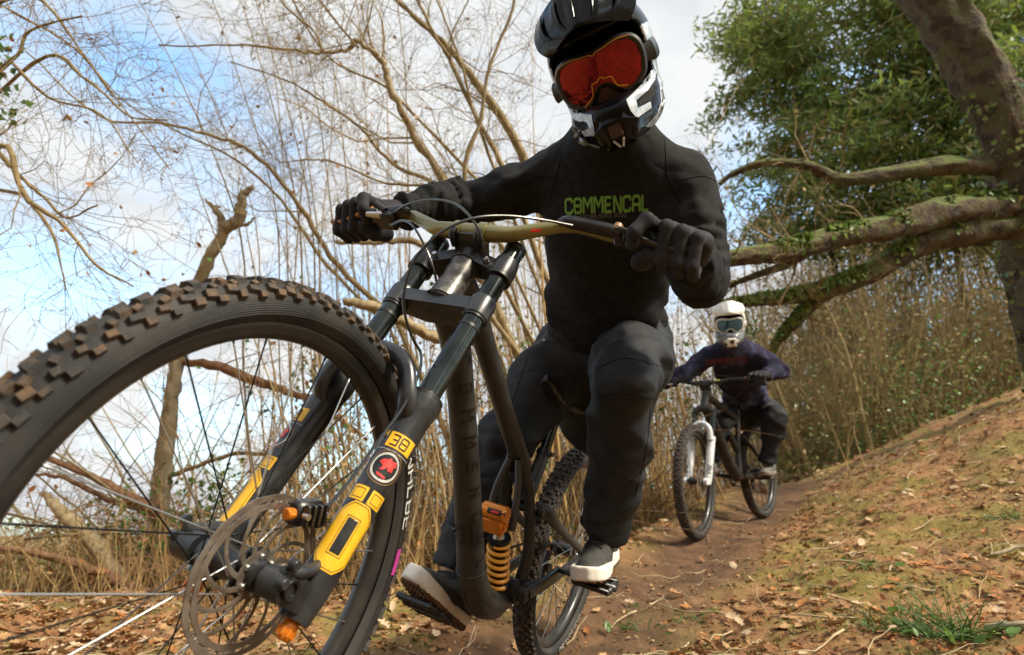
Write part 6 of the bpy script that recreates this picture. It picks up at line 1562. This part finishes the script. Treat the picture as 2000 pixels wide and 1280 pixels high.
def small_bush(name, label, x, y, r, n, mats, cat='bush'):
    b = on_ground(x, y); root = empty(name, Matrix.Translation(Vector(b))); tag(root, label, cat); tb = Tubes(4)
    for k in range(14):
        q = walk(b, V(RNG.normal(0, .5), RNG.normal(0, .5), 1), r * RNG.uniform(.8, 1.6), 7, .14); tb.add(q, .012, .003); sprout(tb, q, .008, .003, 6, (.15, .5), 1)
    tag(tb.build('stems', M['bark_dark'], root, b), kind='stuff')
    p = b + RNG.normal(0, 1, (n, 3)) * V(r * .5, r * .5, r * .45) + V(0, 0, r * .7); leaves('foliage', p, RNG.normal(0, 1, (n, 3)) + V(0, -.3, .6), RNG.uniform(.03, .08, n), mats, root, b, 'ivy', .2, 'stuff')
small_bush('ivy_bush', 'dark green bush in the hollow behind the right bank', 5.9, 10.6, 1.1, 1500, [M['ivy'], M['evergreen'], M['brush2']])
small_bush('ivy_bush', 'small dark bush low behind the ridge near the far rider', 4.8, 10.9, .8, 900, [M['ivy'], M['brush2']])
small_bush('ivy_bush', 'green leafy bush under the mossy limbs', 7.0, 10.0, 1.5, 1900, [M['ivy'], M['ivy2'], M['brush2']])
iv_b = on_ground(2.65, 6.6); 
shrub('ivy_stump', 'slim ivy wrapped stem standing right behind the far rider', 'tree', [(walk(iv_b - V(0, 0, .05), V(.02, 0, 1), 2.0, 8, .03), .05, .03), (walk(iv_b + V(.12, .1, -.05), V(.04, 0, 1), 1.8, 8, .03), .03, .02)], M['bark_dark'], M['bark_hazel'], twigs=(5, (.2, .5), 1), ivy=([iv_b + V(0.03, 0, z) for z in (.2, .5, .8, 1.1, 1.4, 1.6, 1.75, 1.8, 1.85)], .085, 420), base=iv_b)

# leaf litter: too many to count
def litter():
    n = 22000; y = 1.2 + 7.0 * RNG.random(n) ** 1.15; x = RNG.uniform(-.95, 1.05, n) * (y * .95 + .5) + .25
    d = x - trail_x(y); keep = (RNG.random(n) < np.where(np.abs(d) < .42, .05, np.where(d > 0, .62, 1.0)) * np.clip(.62 + .75 * vnoise(np.stack([x, y, 0 * x], -1), 3.1, 2), .1, 1)); x, y = x[keep], y[keep]
    e = .03; z = gh(x, y); nx = -(gh(x + e, y) - z) / e; ny = -(gh(x, y + e) - z) / e; N_ = np.stack([nx, ny, np.ones_like(x)], 1) + RNG.normal(0, .32, (len(x), 3))
    s = RNG.uniform(.028, .085, len(x)); P_ = np.stack([x, y, z + .012 + s * .10 * RNG.random(len(x))], 1)
    o = leaves('leaf_litter', P_, N_, s, [M['leaf_tan'], M['leaf_brown'], M['leaf_brown'], M['leaf_brown'], M['leaf_rust'], M['leaf_tan'], M['leaf_pale']], None, None, 'oak', .42, 'stuff'); tag(o, 'brown fallen leaves strewn over the bank and trail edges', 'leaf litter')
    # crumbs of bark, twig and leaf
    n = 30000; y = 1.3 + 4.5 * RNG.random(n) ** 1.3; x = RNG.uniform(-.9, 1.05, n) * (y * .95 + .3) + .2; k = (np.abs(x - trail_x(y)) > .36) | (RNG.random(n) < .3); x, y = x[k], y[k]; n = len(x); z = gh(x, y)
    o = leaves('leaf_crumbs', np.stack([x, y, z + .006], 1), np.stack([0 * x, 0 * x, 1 + 0 * x], 1) + RNG.normal(0, .5, (n, 3)), RNG.uniform(.008, .028, n), [M['leaf_brown'], M['leaf_rust'], M['leaf_tan'], M['bark_dark']], None, None, 'oval', .6, 'stuff'); tag(o, 'crumbled leaf and bark fragments over the soil', 'leaf litter')
    tb = Tubes(4)
    for _ in range(420):
        y = RNG.uniform(1.6, 6.5); x = RNG.uniform(-.9, 1.0) * y; p = on_ground(x, y) + V(0, 0, .01); q = walk(p, V(RNG.normal(), RNG.normal(), 0), RNG.uniform(.08, .4), 6, .15); q[:, 2] = gh(q[:, 0], q[:, 1]) + .012 + .02 * RNG.random(6); tb.add(q, RNG.uniform(.0015, .005), .001)
    tag(tb.build('fallen_twigs', M['cane2'], None, None), 'thin dry twigs scattered over the leaf litter', 'twigs', kind='stuff')
    # thin grass and moss blades
    n = 15000; y = RNG.uniform(1.6, 7.5, n); x = RNG.uniform(-.9, 1.0, n) * y; k = vnoise(np.stack([x, y, 0 * x], -1), 4.3, 7) > .33; k &= np.abs(x - trail_x(y)) > .3; x, y = x[k], y[k]
    tb = Tubes(3)
    for a, b in zip(x[:4200], y[:4200]): tb.add(walk(on_ground(a, b), V(RNG.normal(0, .5), RNG.normal(0, .5), 1), RNG.uniform(.015, .05), 4, .15), .0013, .0004)
    tag(tb.build('sparse_grass', M['grass'], None, None), 'sparse short grass and moss over the bank', 'grass', kind='stuff')
litter()
def tuft(label, px, n, h):
    c = at(*px); b = on_ground(c[0], c[1]); root = empty('grass_tuft', Matrix.Translation(Vector(b))); tag(root, label, 'grass', 'grass tufts on the bank'); tb = Tubes(3)
    for _ in range(n):
        d = V(RNG.normal(0, .8), RNG.normal(0, .8), .75); q = walk(b + V(RNG.normal(0, .05), RNG.normal(0, .05), 0), d, h * RNG.uniform(.5, 1.2), 7, .06, -.09); tb.add(q, .0028, .0006)
    tag(tb.build('blades', M['grass'], root, b), kind='stuff')
    m = n // 5; leaves('broad_leaves', b + RNG.normal(0, .09, (m, 3)) * V(1, 1, .1) + V(0, 0, .02), np.tile(V(0, 0, 1), (m, 1)) + RNG.normal(0, .4, (m, 3)), RNG.uniform(.03, .07, m), [M['ivy2'], M['grass']], root, b, 'oval', .3, 'stuff')
tuft('large grass tuft near the lower right corner', (1850, 1215, 1.95), 90, .20); tuft('grass tuft just left of the lower right one', (1745, 1185, 2.1), 40, .14)
tuft('small green tuft in the middle of the bank', (1675, 1045, 2.9), 40, .09); tuft('single green weed beside the trail at bottom', (1240, 1225, 2.4), 24, .07); tuft('low green weed right of the trail bend', (1330, 1195, 2.5), 22, .06)
tuft('grass wisps high on the bank at right edge', (1985, 1010, 3.4), 36, .12); tuft('pale weed near centre of the bank', (1735, 1152, 2.3), 20, .08)
def stick(label, px, r):
    p = catmull([at(*q) for q in px], 5); p[:, 2] = gh(p[:, 0], p[:, 1]) + r * .9; root = empty('fallen_branch', Matrix.Translation(Vector(p[0]))); tag(root, label, 'branch'); b = MB(); b.tube(p + RNG.normal(0, .003, p.shape), [r * .6, r, r * .9, r * .5], 9); mesh_obj('wood', b.v, b.f, M['bark_pale'], root, True, None, None, p[0])
stick('pale stick poking in at the lower right corner', [(1925, 1210, 1.95), (1990, 1245, 1.85), (2060, 1270, 1.8)], .016)
stick('thin pale stick lying across the bank by the right edge', [(1870, 1030, 3.0), (1930, 1010, 3.0), (1990, 985, 3.0)], .010)
